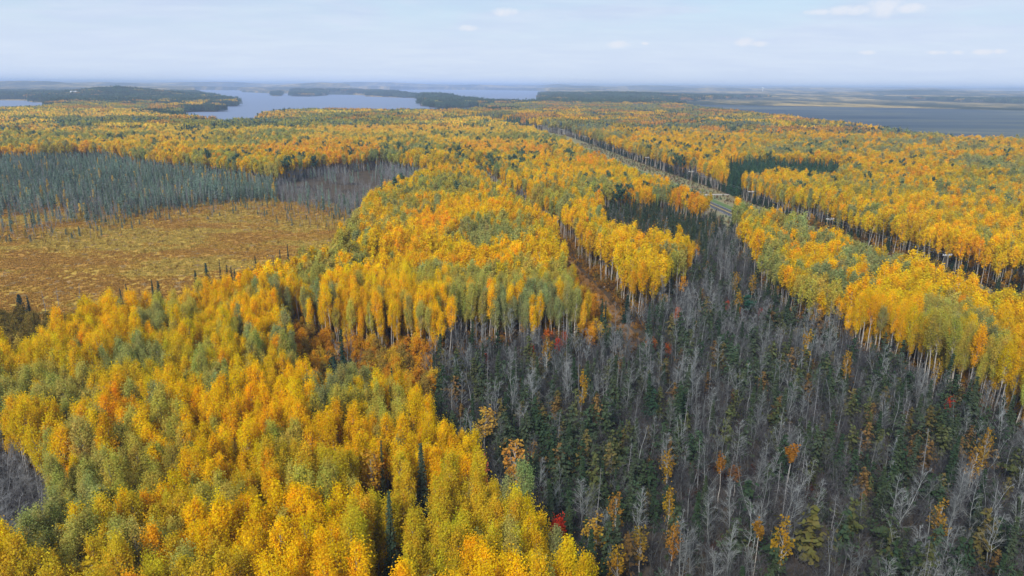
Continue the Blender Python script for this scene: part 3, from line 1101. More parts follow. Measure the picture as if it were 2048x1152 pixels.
def stand_of(x, y):
    s = np.full(x.shape, "far", object)
    d = line_dist(x, y, LINE)
    tr = line_dist(x, y, TRAIL)
    s[(d > 0)] = "beyond"
    near = (y < 420) & (d < -20)
    s[near & (tr < 0)] = "middle"
    s[near & (tr >= 0)] = "trailside"
    bd = y + 0.25 * x
    s[(y < 150) & (x < 20)] = "front"
    s[(x > 80) & (d < -20) & (y < 400) & (y < 395)] = "right"
    return s


def aspen_colours(x, y, px, py):
    h1, h2 = cells(x + 5 * (fbm(x / 7, y / 7, 12, 2) - 0.5), y + 5 * (fbm(x / 7, y / 7, 13, 2) - 0.5), 21.0, 11)
    idx = (h1 * len(YELLOW)).astype(int)
    tint = YELLOW[idx].copy()
    kind = np.full(x.shape, "yellow", object)
    nn = fbm(x / 34, y / 34, 21, 3)
    frac = 0.05 + 0.50 * np.clip((nn - 0.55) * 5, 0, 1)
    rr_ = np.clip((np.hypot(x, y) - 300) / 300, 0, 1)
    frac = frac + rr_ * (0.12 + 0.75 * np.clip((fbm(x / 90, y / 60, 23, 3) - 0.50) * 7, 0, 1))
    g = (hash2(np.round(x * 7), np.round(y * 7), 5) < frac * 0.9) | in_spots(px, py, GREEN_SPOTS) & (hash2(np.round(x * 7), np.round(y * 7), 6) < 0.82)
    kind[g] = "green"
    tint[g] = GREEN[(h2[g] * len(GREEN)).astype(int)]
    o = (in_spots(px, py, ORANGE_SPOTS) & (hash2(np.round(x * 7), np.round(y * 7), 7) < 0.85)) | (hash2(np.round(x * 7), np.round(y * 7), 8) < 0.015)
    kind[o] = "orange"
    tint[o] = ORANGE[(h2[o] * len(ORANGE)).astype(int)]
    # broader drifts of olive, lemon and amber
    q = fbm(x / 60, y / 60, 31, 2)[:, None]
    tint = tint * (1 + (q - 0.5) * np.array([[0.16, 0.12, 0.2]]))
    j = rng.normal(size=(len(x), 1)) * 0.09
    hj = rng.normal(size=(len(x), 1)) * 0.03
    tint = np.clip(tint * (1 + j) * np.concatenate([1 - hj, 1 + hj, 1 + 0 * hj], 1), 0.004, 0.95)
    return kind, tint


SPECIAL_XY = []


def special_clear(x, y, r=1.8):
    m = np.ones(x.shape, bool)
    for sx, sy, rr in SPECIAL_XY:
        m &= (x - sx) ** 2 + (y - sy) ** 2 > rr * rr
    return m


# trees that stand out singly: (species, top pixel, height, width scale, tint, label, category, name)
SPECIALS = [
    ("maple", 1122, 1020, 10.0, 0.62, (0.66, 0.06, 0.02), "scarlet maple at the edge of the foreground yellow aspens", "red_maple_tree", 4),
    ("maple", 962, 893, 12.0, 0.55, (0.62, 0.16, 0.08), "slim salmon red maple between foreground aspens and grey wood", "red_maple_tree", 4),
    ("tall_spruce", 776, 980, 20.0, 0.95, (0.055, 0.085, 0.050), "tall narrow dark spruce alone among the foreground yellow aspens", "spruce_tree", 4),
    ("tall_spruce", 842, 887, 18.0, 1.15, (0.06, 0.085, 0.055), "broad grey-green spruce behind the tall narrow one in the yellow aspens", "spruce_tree", 4),
    ("tall_spruce", 761, 880, 17.0, 0.55, (0.07, 0.085, 0.045), "thin olive spruce spire left of the broad spruce in the aspens", "spruce_tree", 3),
    ("birch", 1042, 875, 15.0, 1.45, (0.58, 0.30, 0.05), "large half-bare amber birch at the edge of the grey wood", "birch_tree", 5),
    ("birch", 970, 812, 11.0, 1.35, (0.60, 0.36, 0.06), "round golden birch standing alone inside the grey wood's edge", "birch_tree", 4),
    ("birch", 740, 897, 16.0, 1.2, (0.55, 0.30, 0.03), "fan-shaped ochre birch with pale forked stems among yellow aspens", "birch_tree", 3),
    ("pine", 1497, 588, 9.0, 1.0, (0.03, 0.09, 0.055), "round-topped deep green pine amid the bare trees", "pine_tree", 4),
    ("maple", 1905, 790, 6.0, 0.6, (0.60, 0.08, 0.02), "vermilion maple under the yellow trees at the right edge", "red_maple_tree", 3),
    ("maple", 1355, 610, 7.0, 0.55, (0.62, 0.16, 0.03), "orange red maple among grey trees below the trailside aspens", "red_maple_tree", 3),
    ("maple", 1304, 673, 5.5, 0.8, (0.62, 0.18, 0.02), "bright orange maple, left of a pair in the grey wood", "orange_maple_tree", 3),
    ("maple", 1337, 684, 5.0, 0.6, (0.60, 0.15, 0.02), "bright orange maple, right of a pair in the grey wood", "orange_maple_tree", 3),
    ("maple", 1096, 656, 6.0, 0.75, (0.66, 0.18, 0.02), "glowing orange maple below the middle aspens' bare trunks", "orange_maple_tree", 3),
    ("maple", 1113, 672, 6.0, 0.6, (0.60, 0.07, 0.02), "red maple close behind the glowing orange one", "red_maple_tree", 2),
    ("maple", 1062, 684, 5.0, 0.45, (0.58, 0.07, 0.02), "small red maple left of the glowing orange one", "red_maple_tree", 2),
    ("maple", 968, 705, 4.5, 0.5, (0.58, 0.09, 0.03), "little red maple in front of the middle stand's white trunks", "red_maple_tree", 2),
    ("maple", 1130, 660, 6.0, 0.4, (0.60, 0.12, 0.02), "narrow red-orange maple beside the trail's lower end", "red_maple_tree", 2),
    ("maple", 1480, 612, 5.0, 0.4, (0.55, 0.06, 0.02), "small crimson maple left of the round green pine", "red_maple_tree", 2),
    ("maple", 1523, 615, 5.0, 0.4, (0.52, 0.06, 0.03), "small crimson maple right of the round green pine", "red_maple_tree", 2),
    ("maple", 1458, 598, 5.0, 0.45, (0.50, 0.10, 0.04), "faded red maple two trees left of the round green pine", "red_maple_tree", 2),
    ("birch", 1367, 548, 10.0, 0.95, (0.70, 0.34, 0.012), "slender bright orange birch alone between grey trees and trailside aspens", "birch_tree", 4),
    ("birch", 1396, 485, 9.0, 0.95, (0.70, 0.32, 0.012), "orange-gold birch upslope in the grey wood below the road", "birch_tree", 4),
    ("maple", 1030, 528, 7.0, 0.6, (0.62, 0.14, 0.03), "red-orange maple peeking out of the middle aspen stand", "red_maple_tree", 3),
    ("spruce", 1205, 597, 13.0, 0.72, (0.03, 0.065, 0.04), "left and taller of twin dark spruces at the trail's lower end", "spruce_tree", 3),
    ("spruce", 1212, 601, 11.0, 0.6, (0.03, 0.06, 0.04), "right and shorter of twin dark spruces at the trail's lower end", "spruce_tree", 2),
    ("spruce", 1122, 524, 7.0, 0.8, (0.04, 0.075, 0.06), "small blue-green spruce on the left side of the trail", "spruce_tree", 3),
    ("spruce", 1143, 543, 6.0, 1.1, (0.04, 0.075, 0.05), "squat spruce on the trail just below the small blue-green one", "spruce_tree", 3),
    ("spruce", 1254, 590, 9.0, 1.2, (0.025, 0.05, 0.035), "dark spruce in shade at the right side of the trail", "spruce_tree", 3),
    ("spruce", 1300, 605, 12.0, 0.8, (0.045, 0.075, 0.05), "pointed spruce below the trailside aspens at the grey wood", "spruce_tree", 3),
    ("dead_spruce", 152, 566, 12.0, 1.5, (1, 1, 1), "tall dead grey spruce at the near edge of the bog meadow", "dead_spruce_tree", 4),
    ("spruce", 36, 588, 8.0, 1.35, (0.03, 0.06, 0.055), "bushy dark spruce at the bog's near edge, left of the dead one", "spruce_tree", 4),
    ("spruce", 54, 592, 6.5, 0.6, (0.04, 0.065, 0.055), "thin spruce beside the bushy dark one at the bog edge", "spruce_tree", 2),
    ("dead_spruce", 84, 580, 9.0, 1.3, (1, 1, 1), "grey half-dead spruce just left of the tall dead one", "dead_spruce_tree", 3),
    ("dead_spruce", 110, 575, 9.0, 1.0, (1, 1, 1), "thin grey snag between two dead spruces at the bog edge", "dead_spruce_tree", 3),
    ("spruce", 437, 518, 13.0, 0.42, (0.05, 0.065, 0.05), "tallest needle-thin spruce at the bog's near edge", "spruce_tree", 3),
    ("spruce", 453, 530, 11.0, 0.75, (0.04, 0.07, 0.05), "left spruce of the dark trio by the bog edge", "spruce_tree", 3),
    ("spruce", 461, 534, 10.0, 0.7, (0.04, 0.07, 0.05), "middle spruce of the dark trio by the bog edge", "spruce_tree", 2),
    ("spruce", 469, 538, 9.5, 0.7, (0.04, 0.07, 0.05), "right spruce of the dark trio by the bog edge", "spruce_tree", 2),
    ("spruce", 411, 526, 9.0, 1.1, (0.045, 0.08, 0.06), "bushy blue-green spruce left of the needle-thin one", "spruce_tree", 3),
    ("spruce", 390, 540, 8.0, 0.8, (0.045, 0.075, 0.05), "small spruce left of the bushy blue-green one", "spruce_tree", 3),
    ("spruce", 509, 512, 10.0, 0.7, (0.045, 0.07, 0.05), "lone pointed spruce at bog edge, right of the dark trio", "spruce_tree", 3),
    ("spruce", 546, 510, 9.0, 0.45, (0.045, 0.07, 0.05), "thin spruce third from the right along the bog edge", "spruce_tree", 2),
    ("spruce", 558, 499, 10.0, 0.6, (0.04, 0.065, 0.05), "pointed spruce second from the right along the bog edge", "spruce_tree", 2),
    ("spruce", 574, 488, 10.0, 0.5, (0.04, 0.065, 0.05), "rightmost thin spruce along the bog edge", "spruce_tree", 2),
    ("spruce", 251, 568, 11.0, 0.55, (0.04, 0.065, 0.05), "right and taller of the thin spruce pair in front of the bog", "spruce_tree", 2),
    ("spruce", 240, 576, 9.0, 0.5, (0.04, 0.065, 0.05), "left and shorter of the thin spruce pair in front of the bog", "spruce_tree", 2),
    ("spruce", 302, 558, 9.0, 0.5, (0.045, 0.07, 0.05), "thin spruce at bog edge between two spruce groups", "spruce_tree", 2),
    ("spruce", 315, 562, 8.0, 0.9, (0.045, 0.07, 0.055), "small full spruce at bog edge below the thin one", "spruce_tree", 2),
    ("spruce", 683, 700, 12.0, 1.1, (0.03, 0.055, 0.04), "dark spruce, tallest of the clump between middle and front aspens", "spruce_tree", 3),
    ("spruce", 668, 715, 10.0, 1.0, (0.03, 0.055, 0.04), "dark spruce left in the clump between middle and front aspens", "spruce_tree", 3),
    ("spruce", 702, 718, 10.0, 1.0, (0.03, 0.055, 0.04), "dark spruce right in the clump between middle and front aspens", "spruce_tree", 3),
    ("spruce", 393, 728, 7.0, 0.9, (0.04, 0.06, 0.05), "small dark spruce below the orange aspen in the middle stand", "spruce_tree", 3),
    ("spruce", 783, 735, 9.0, 0.55, (0.035, 0.06, 0.04), "narrow spruce spire behind the foreground aspens' top edge", "spruce_tree", 3),
    ("tuft_birch", 1447, 906, 12.0, 0.75, (0.36, 0.16, 0.02), "bare-stemmed birch with a round orange tuft in the dark wood", "birch_tree", 3),
    ("tuft_birch", 1585, 884, 12.0, 1.0, (0.36, 0.15, 0.02), "leaning white birch with ragged orange top in the dark wood", "birch_tree", 3),
    ("tuft_birch", 1476, 930, 9.0, 1.1, (0.28, 0.12, 0.03), "low birch with faded orange crown right of the tufted one", "birch_tree", 3),
    ("birch", 1890, 1000, 12.0, 0.85, (0.34, 0.20, 0.03), "white-stemmed ochre birch in the dark lower right wood", "birch_tree", 3),
    ("birch", 1348, 1032, 11.0, 0.75, (0.38, 0.18, 0.03), "slender orange birch near the bottom of the dark wood", "birch_tree", 3),
    ("birch", 1286, 1048, 10.0, 1.0, (0.28, 0.18, 0.03), "olive-orange birch left of the slender one near the bottom", "birch_tree", 3),
    ("tuft_birch", 1520, 1040, 11.0, 0.85, (0.32, 0.16, 0.02), "orange-topped thin birch low in the dark wood", "birch_tree", 3),
    ("birch", 1234, 984, 12.0, 0.8, (0.34, 0.18, 0.03), "thin rusty birch right of the scarlet maple's edge", "birch_tree", 3),
    ("birch", 1196, 1030, 10.0, 1.1, (0.50, 0.31, 0.04), "sparse golden birch just right of the scarlet maple", "birch_tree", 3),
    ("cedar", 1310, 775, 9.0, 1.1, (0.028, 0.06, 0.035), "darkest and tallest green cedar in the middle of the grey wood", "cedar_tree", 3),
    ("cedar", 1630, 1010, 10.0, 1.7, (0.13, 0.12, 0.035), "large ragged olive cedar near the bottom of the dark wood", "cedar_tree", 4),
    ("cedar", 1495, 960, 8.0, 1.5, (0.035, 0.06, 0.03), "broad dark green cedar beside the tufted birch", "cedar_tree", 3),
]
SPEC_AT = []
for s in SPECIALS:
    x, y = G(s[1], s[2], s[3])
    SPEC_AT.append((x, y))
    SPECIAL_XY.append((x, y, 0.42 * s[8]))
    if s[8] >= 4 or s[6].endswith("middle stand") or "aspens" in s[6]:
        r_ = math.hypot(x, y)
        for e_ in (1.5, 3.6, 5.8, 8.0, 10.5):
            SPECIAL_XY.append((x - x / r_ * e_, y - y / r_ * e_, 2.3))

# near and middle distance, tree by tree
for spacing, r0, r1, seed, far_ in ((1.95, 30, 210, 1, False), (2.3, 210, 520, 2, True), (3.3, 520, 1000, 3, True)):
    x, y = grid(spacing, r0, r1, seed=seed)
    wx_, wy_ = wob(x, y)
    z = zones(wx_, wy_)
    px, py = proj(x, y, 13.0)
    free = ~(z["corridor"] | z["trail"] | z["wood"] | z["spruce_bog"] | z["dead"] | z["bog"] | z["left_gap"] | z["olive"] | z["strip"] | z["plant"] | z["front_gap"] | z["gap"] | z["knot"])
    free &= special_clear(x, y)
    free &= ~corridor(x, y) & ~trail_clear(x, y, 4.5) & ~junction(x, y)
    free &= rng.random(len(x)) > 0.05
    # small bare gaps in the stands
    gapn = fbm(x / 16, y / 16, 77, 2)
    gap = free & (gapn < 0.22 + 0.10 * np.clip((np.hypot(x, y) - 300) / 200, 0, 1))
    free &= ~gap
    a, b = x[free], y[free]
    kind, tint = aspen_colours(a, b, px[free], py[free])
    st = stand_of(a, b)
    hc, hc2 = cells(a, b, 26.0, 15)
    s = (0.84 + 0.28 * rng.random(len(a))) * (0.90 + 0.18 * hc)
    dl = line_dist(a, b, LINE)
    # away across the corridor and towards the ridge the wood turns more amber and rust
    far_t = np.clip((np.hypot(a, b) - 330) / 600, 0, 1) * (dl > -5)
    tint = tint * (1 + far_t[:, None] * np.array([[0.0, -0.02, 0.4]]))
    # far-left stands: sun through a cloud gap, mixed into the tint as paler lemon
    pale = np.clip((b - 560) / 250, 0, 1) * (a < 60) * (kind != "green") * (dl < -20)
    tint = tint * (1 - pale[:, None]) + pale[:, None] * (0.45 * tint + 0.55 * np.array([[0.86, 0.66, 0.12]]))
    wide = {1.95: 1.0, 2.3: 1.1, 3.3: 1.5}[spacing]
    hb = (rng.random(len(a)) < 0.035) & (kind == "yellow")
    kind[hb] = "half"
    put("birch|birch", a[hb], b[hb], 1.0 + 0.3 * rng.random(int(hb.sum())), 1.05 + 0.2 * rng.random(int(hb.sum())), tint[hb] * 0.85, st[hb])
    for kd in ("yellow", "green", "orange"):
        m = kind == kd
        sp_ = ("aspen" if not far_ else "aspen_far")
        n = int(m.sum())
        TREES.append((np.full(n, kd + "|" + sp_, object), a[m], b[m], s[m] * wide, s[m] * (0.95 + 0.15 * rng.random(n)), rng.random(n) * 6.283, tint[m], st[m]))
    sap = free & (rng.random(len(x)) < 0.16)
    a, b = x[sap] + 0.9, y[sap] - 0.8
    ok = special_clear(a, b)
    a, b = a[ok], b[ok]
    n = len(a)
    TREES.append((np.full(n, "yellow|" + ("aspen" if not far_ else "aspen_far"), object), a, b, 0.55 + 0.3 * rng.random(n), 0.30 + 0.35 * rng.random(n), rng.random(n) * 6.283,
                  np.array([[0.70, 0.42, 0.02]]) * (0.75 + 0.4 * rng.random((n, 1))), stand_of(a, b)))
    a, b = x[gap], y[gap]
    k_ = rng.random(len(a)) < 0.4
    put("bare|bare", a[k_], b[k_], 0.9, 0.8, (1, 1, 1), "gap")
    m = z["left_gap"] & special_clear(x, y)
    put("bare|bare", x[m], y[m], 1.05, 0.72, (1, 1, 1), "left_gap")
    # the bare lowland wood
    m = (z["wood"] | z["knot"] | z["strip"]) & ~corridor(x, y) & ~z["trail"] & special_clear(x, y) & (rng.random(len(x)) < 0.60)
    a, b = x[m], y[m]
    rnd = rng.random(len(a))
    con = fbm(a / 22, b / 22, 91, 2)
    kn = z["knot"][m] | z["strip"][m]
    near_front = np.clip((210 - b) / 90, 0, 1)
    pc = np.where(kn, 0.85, 0.15 + 0.50 * np.clip((con - 0.36) * 4, 0, 1) * (0.40 + 0.60 * near_front))
    ced = rnd < pc
    bi = (~ced) & (rnd > 0.992)
    ds = (~ced) & (rnd > 0.955) & (rnd <= 0.992)
    ba = ~ced & ~bi & ~ds
    n = int(ced.sum())
    cc = RUST[np.minimum((rng.random(n) * 4).astype(int), 3)] * (0.75 + 0.5 * rng.random((n, 1)))
    dk = rng.random(n) < np.where(kn[ced], 0.85, 0.62)
    cc[dk] = np.array([[0.035, 0.060, 0.030], [0.050, 0.072, 0.035], [0.060, 0.080, 0.045]])[(rng.random(int(dk.sum())) * 3).astype(int)]
    sw = 0.65 + 0.55 * rng.random(n)
    cx, cy__ = a[ced], b[ced]
    spk = dk & (rng.random(n) < 0.30) | (kn[ced] & (rng.random(n) < 0.5))
    put("cedar|cedar", cx[~spk], cy__[~spk], sw[~spk], sw[~spk] * 1.12, cc[~spk], "wood")
    put("spruce|spruce", cx[spk], cy__[spk], sw[spk] * 0.8, sw[spk] * 0.72, cc[spk], "wood")
    n = int(bi.sum())
    put("birch|birch", a[bi], b[bi], 0.6 + 0.4 * rng.random(n), 0.75 + 0.25 * rng.random(n), ORANGE[(rng.random(n) * 3).astype(int)] * np.array([[0.45, 0.48, 2.0]]), "wood")
    n = int(ds.sum())
    put("dead_spruce|dead_spruce", a[ds], b[ds], 1.0, 0.9 + 0.35 * rng.random(n), (1, 1, 1), "wood")
    n = int(ba.sum())
    big = rng.random(n) < 0.42
    sb = np.where(big, 0.58 + 0.36 * rng.random(n), 0.40 + 0.25 * rng.random(n))
    tone = np.where(big, 0.60 + 0.70 * rng.random(n), 0.40 + 0.30 * rng.random(n))[:, None] * np.array([[0.97, 1.02, 0.99]])
    kb = big | (rng.random(n) < 0.8)
    put("bare|bare", a[ba][kb], b[ba][kb], (sb * 1.15)[kb], sb[kb], tone[kb], "wood")
    # the small dark conifer plantation across the road
    m = z["plant"] & ~corridor(x, y) & (rng.random(len(x)) < 0.6)
    n = int(m.sum())
    put("spruce|spruce", x[m], y[m], 1.05, 0.80 + 0.28 * rng.random(n), DKGREEN[(rng.random(n) * 3).astype(int)] * np.array([[1.0, 1.25, 1.15]]) * (0.8 + 0.6 * rng.random((n, 1))), "plantation")
    # pale grey clearings in the far-left woods
    m = z["gap"]
    put("bare|bare", x[m], y[m], 1.0, 0.6, (1, 1, 1), "far")
    # low gold and orange regrowth in the gap between the foreground and middle stands, and beside the trail
    m = (z["front_gap"] | (inside(x, y, TRAIL_SIDE) & ~trail_clear(x, y, 5.5) & (rng.random(len(x)) < 0.6))) & special_clear(x, y) & (rng.random(len(x)) < 0.45)
    n = int(m.sum())
    cg = np.array([[0.72, 0.36, 0.02], [0.60, 0.28, 0.02], [0.66, 0.42, 0.03], [0.40, 0.26, 0.05]])
    put("maple|maple", x[m], y[m], 0.55 + 0.4 * rng.random(n), 0.40 + 0.35 * rng.random(n), cg[(rng.random(n) * 4).astype(int)], "regrowth")
    # olive scrub at the near bog edge
    m = z["olive"] & special_clear(x, y)
    n = int(m.sum())
    put("maple|maple", x[m], y[m], 0.75 + 0.4 * rng.random(n), 0.55 + 0.25 * rng.random(n), np.array([[0.24, 0.17, 0.03]]) * (0.6 + 0.7 * rng.random((n, 1))) * np.array([[1, 1, 1.2]]), "bog_edge")

# a fringe of slim trees and understorey along the inner edges of the stands (seen under the crowns)
# spruce swamp and dead timber beyond the bog
x, y = grid(2.5, 300, 760, seed=11)
m0 = inside(*wob(x, y, 5), SPRUCE_BOG) | inside(*wob(x, y, 5), DEAD)
x, y = x[m0], y[m0]
px, py = proj(x, y, 5)
isd = inside(x, y, DEAD)
edge = fbm(x / 30, y / 30, 51, 3)
thin = np.clip((py - 385 - 0.04 * px) / 70 * (px < 400), 0, 0.75)     # the stand opens out towards the meadow
dens = np.where(isd, np.clip((edge - 0.42) * 5, 0.05, 0.8), np.clip(0.35 + (fbm(x / 14, y / 14, 55, 2) - 0.3) * 3, 0.25, 0.95) - thin)
keep = rng.random(len(x)) < dens
x, y, isd, py, px = x[keep], y[keep], isd[keep], py[keep], px[keep]
r = rng.random(len(x))
gold = (~isd) & (r > 0.975)
dd = np.where(isd, r < 0.86, r < 0.20 + 0.45 * np.clip((py - 360) / 90, 0, 1) * (px < 420))
sp_m = ~dd & ~gold
n = int(sp_m.sum())
put("bog_spruce|bog_spruce", x[sp_m], y[sp_m], 0.8 + 0.7 * rng.random(n), 0.50 + 0.70 * rng.random(n), BOGGREEN[(rng.random(n) * 3).astype(int)] * (0.8 + 0.5 * rng.random((n, 1))) * (0.7 + 0.9 * fbm(x[sp_m] / 35, y[sp_m] / 60, 53, 3))[:, None] * np.array([[0.95, 1.05, 1.05]]), "swamp")
n = int(gold.sum())
put("tamarack|bog_spruce", x[gold], y[gold], 1.5, 0.8 + 0.3 * rng.random(n), np.array([[0.50, 0.33, 0.06]]) * (0.8 + 0.4 * rng.random((n, 1))), "swamp")
dm = dd & (rng.random(len(x)) < 0.55)
n = int(dm.sum())
put("dead_spruce|dead_spruce", x[dm], y[dm], 1.1, 0.65 + 0.35 * rng.random(n), (1, 1, 1), "swamp")
dm2 = dd & ~dm
n = int(dm2.sum())
put("bare|bare", x[dm2], y[dm2], 0.8, 0.55 + 0.3 * rng.random(n), (1, 1, 1), "swamp")

x, y = grid(3.2, 250, 520, seed=12)
m = inside(x, y, BOG)
x, y = x[m], y[m]
px, py = proj(x, y, 0)
lim = np.interp(px, [-200, 0, 130, 300, 480, 640, 740], [480, 475, 480, 440, 418, 455, 470])
k_ = rng.random(len(x)) < 0.5 * np.clip(1 - (py - lim) / 22, 0, 1) ** 1.5
x, y, px = x[k_], y[k_], px[k_]
q = rng.random(len(x))
for lo, hi, kk, tt in ((0, 0.4, "dead_spruce|dead_spruce", (1, 1, 1)), (0.4, 0.7, "bog_spruce|bog_spruce", (0.15, 0.18, 0.12)), (0.7, 1, "tamarack|bog_spruce", (0.46, 0.29, 0.05))):
    m = (q >= lo) & (q < hi)
    put(kk, x[m], y[m], 0.8, 0.25 + 0.35 * rng.random(int(m.sum())), tt, "swamp")

# dark conifers and bare brush under the right-hand wood's edge along the corridor; conifers dotted through the far woods
x, y = grid(4.0, 230, 1000, seed=13)
d = line_dist(x, y, LINE)
m = (d > 7) & (d < 15) & (rng.random(len(x)) < 0.55) & ~junction(x, y)
n = int(m.sum())
put("spruce|spruce", x[m], y[m], 0.9, 0.35 + 0.3 * rng.random(n), DKGREEN[(rng.random(n) * 3).astype(int)] * 0.9, "corridor")
x, y = grid(12.0, 380, 1000, seed=14)
z = zones(x, y)
m = ~(z["corridor"] | z["trail"] | z["wood"] | z["bog"] | z["spruce_bog"] | z["dead"] | z["plant"])
x, y = x[m], y[m]
r = rng.random(len(x)) * (0.35 + 1.3 * fbm(x / 90, y / 90, 15, 2))
m = r > 0.82
n = int(m.sum())
put("pine|pine", x[m], y[m], 1.1 + 0.5 * rng.random(n), 0.95 + 0.12 * rng.random(n), DKGREEN[(rng.random(n) * 3).astype(int)] * 1.9, "far")

# ------------------------------------------------------------------ undergrowth (nobody could count it)
UNDER = []


def under(kind, x, y, s, tint):
    n = len(x)
    UNDER.append((np.full(n, kind, object), x, y, np.broadcast_to(s, (n,)).copy(), np.broadcast_to(s, (n,)).copy(), rng.random(n) * 6.283, np.broadcast_to(tint, (n, 3)).copy()))


x, y = grid(2.3, 40, 300, seed=21)
z = zones(x, y)
m = (z["wood"] | z["left_gap"] | z["knot"] | z["strip"]) & ~corridor(x, y) & ~trail_clear(x, y, 4)
a, b = x[m], y[m]
q = rng.random(len(a))
k1 = q < 0.84
under("brush", a[k1], b[k1], 0.7 + 0.7 * rng.random(int(k1.sum())), np.array([[0.88, 0.90, 0.90]]) * (0.5 + 0.8 * rng.random((int(k1.sum()), 1))))
k2 = q > 0.84
n = int(k2.sum())
cols = np.array([[0.05, 0.075, 0.04], [0.12, 0.08, 0.035], [0.10, 0.045, 0.03], [0.07, 0.085, 0.05]])
under("shrub", a[k2], b[k2], 0.55 + 0.6 * rng.random(n), cols[(rng.random(n) * 4).astype(int)] * (0.7 + 0.6 * rng.random((n, 1))))
# low gold and rust understorey just inside the stands' edges and along the trail
x, y = grid(3.4, 60, 420, seed=22)
z = zones(x, y)
m = ~(z["corridor"] | z["trail"] | z["wood"] | z["bog"] | z["spruce_bog"] | z["dead"] | z["left_gap"])
a, b = x[m], y[m]
n = len(a)
cols = np.array([[0.42, 0.22, 0.03], [0.34, 0.17, 0.03], [0.20, 0.12, 0.04], [0.26, 0.20, 0.05]])
under("shrub", a, b, 0.8 + 0.9 * rng.random(n), cols[(rng.random(n) * 4).astype(int)] * (0.7 + 0.6 * rng.random((n, 1))))
x, y = grid(1.5, 150, 420, seed=23)
m = (trail_clear(x, y, 9) | inside(x, y, TRAIL_SIDE)) & (rng.random(len(x)) < 0.30 + 0.4 * (np.abs(line_dist(x, y, TRAIL)) > 4))
n = int(m.sum())
under("shrub", x[m], y[m], 0.35 + 0.35 * rng.random(n), cols[(rng.random(n) * 3).astype(int)] * (0.8 + 0.6 * rng.random((n, 1))))
# corridor grass and brush
x, y = grid(2.6, 180, 900, seed=24)
d = line_dist(x, y, LINE)
m = (((d > -9.5) & (d < 8)) | ((d < -26) & corridor(x, y))) & (rng.random(len(x)) < 0.5) & ~junction(x, y)
n = int(m.sum())
cc = np.array([[0.24, 0.14, 0.07], [0.18, 0.16, 0.08], [0.28, 0.22, 0.09], [0.16, 0.19, 0.09]])
under("shrub", x[m], y[m], 0.3 + 0.35 * rng.random(n), cc[(rng.random(n) * 4).astype(int)])
# bog tussocks
x, y = grid(1.5, 150, 520, seed=25)
m = (inside(x, y, BOG) | inside(x, y, SPRUCE_BOG)) & (rng.random(len(x)) < 0.7)
x, y = x[m], y[m]
n = len(x)
t = fbm(x / 26, y / 13, 61, 3)
ct = np.where(t[:, None] < 0.46, np.array([[0.46, 0.26, 0.058]]), np.where(t[:, None] < 0.58, np.array([[0.50, 0.31, 0.062]]), np.array([[0.52, 0.375, 0.085]])))
grey = rng.random(n) < 0.05
ct[grey] = (0.46, 0.32, 0.15)
under("tussock", x, y, 0.5 + 0.4 * rng.random(n), ct * (0.9 + 0.2 * rng.random((n, 1))))
m = (t > 0.52) & (rng.random(n) < 0.10)
under("shrub", x[m], y[m], 0.3 + 0.3 * rng.random(int(m.sum())), np.array([[0.42, 0.27, 0.05]]))

# ------------------------------------------------------------------ instances for the uncountable rest
def scatter(name, kind_lib, x, y, z, sxy, sz, rot, tint, label, kind="stuff"):
    """one object that repeats the prototypes over its points"""
    protos = [p[2] for p in LIB[kind_lib]]
    n = len(x)
    me = bpy.data.meshes.new(name)
    me.vertices.add(n)
    me.vertices.foreach_set("co", np.stack([x, y, z], 1).astype(np.float32).ravel())

    def att(nm, ty, key, arr):
        a_ = me.attributes.new(nm, ty, "POINT")
        a_.data.foreach_set(key, np.asarray(arr).ravel())
    att("tint", "FLOAT_VECTOR", "vector", tint.astype(np.float32))
    att("size", "FLOAT_VECTOR", "vector", np.stack([sxy, sxy, sz], 1).astype(np.float32))
    tilt = rng.normal(size=(n, 2)) * 0.03
    att("turn", "FLOAT_VECTOR", "vector", np.stack([tilt[:, 0], tilt[:, 1], rot], 1).astype(np.float32))
    att("pick", "INT", "value", rng.integers(0, len(protos), n).astype(np.int32))
    o = link(bpy.data.objects.new(name, me))
    g = bpy.data.node_groups.new(name, "GeometryNodeTree")
    g.interface.new_socket("Geometry", in_out="INPUT", socket_type="NodeSocketGeometry")
    g.interface.new_socket("Geometry", in_out="OUTPUT", socket_type="NodeSocketGeometry")
    gi, go = g.nodes.new("NodeGroupInput"), g.nodes.new("NodeGroupOutput")
    ti = g.nodes.new("GeometryNodeGeometryToInstance")
    for pm in reversed(protos):
        po = PROTO_OBJ.get(pm.name)
        if po is None:
            po = bpy.data.objects.new(pm.name, pm)
            PROTO_OBJ[pm.name] = po
        oi = g.nodes.new("GeometryNodeObjectInfo")
        oi.inputs["Object"].default_value = po
        oi.inputs["As Instance"].default_value = False
        g.links.new(oi.outputs["Geometry"], ti.inputs[0])
    ip = g.nodes.new("GeometryNodeInstanceOnPoints")
    ip.inputs["Pick Instance"].default_value = True
    g.links.new(gi.outputs[0], ip.inputs["Points"])
    g.links.new(ti.outputs[0], ip.inputs["Instance"])

    def na(nm, ty):
        q_ = g.nodes.new("GeometryNodeInputNamedAttribute")
        q_.data_type = ty
        q_.inputs["Name"].default_value = nm
        return q_.outputs["Attribute"]
    g.links.new(na("pick", "INT"), ip.inputs["Instance Index"])
    g.links.new(na("turn", "FLOAT_VECTOR"), ip.inputs["Rotation"])
    g.links.new(na("size", "FLOAT_VECTOR"), ip.inputs["Scale"])
    g.links.new(ip.outputs[0], go.inputs[0])
    md = o.modifiers.new("scatter", "NODES")
    md.node_group = g
    tag(o, kind=kind, label=label)
    return o


PROTO_OBJ = {}

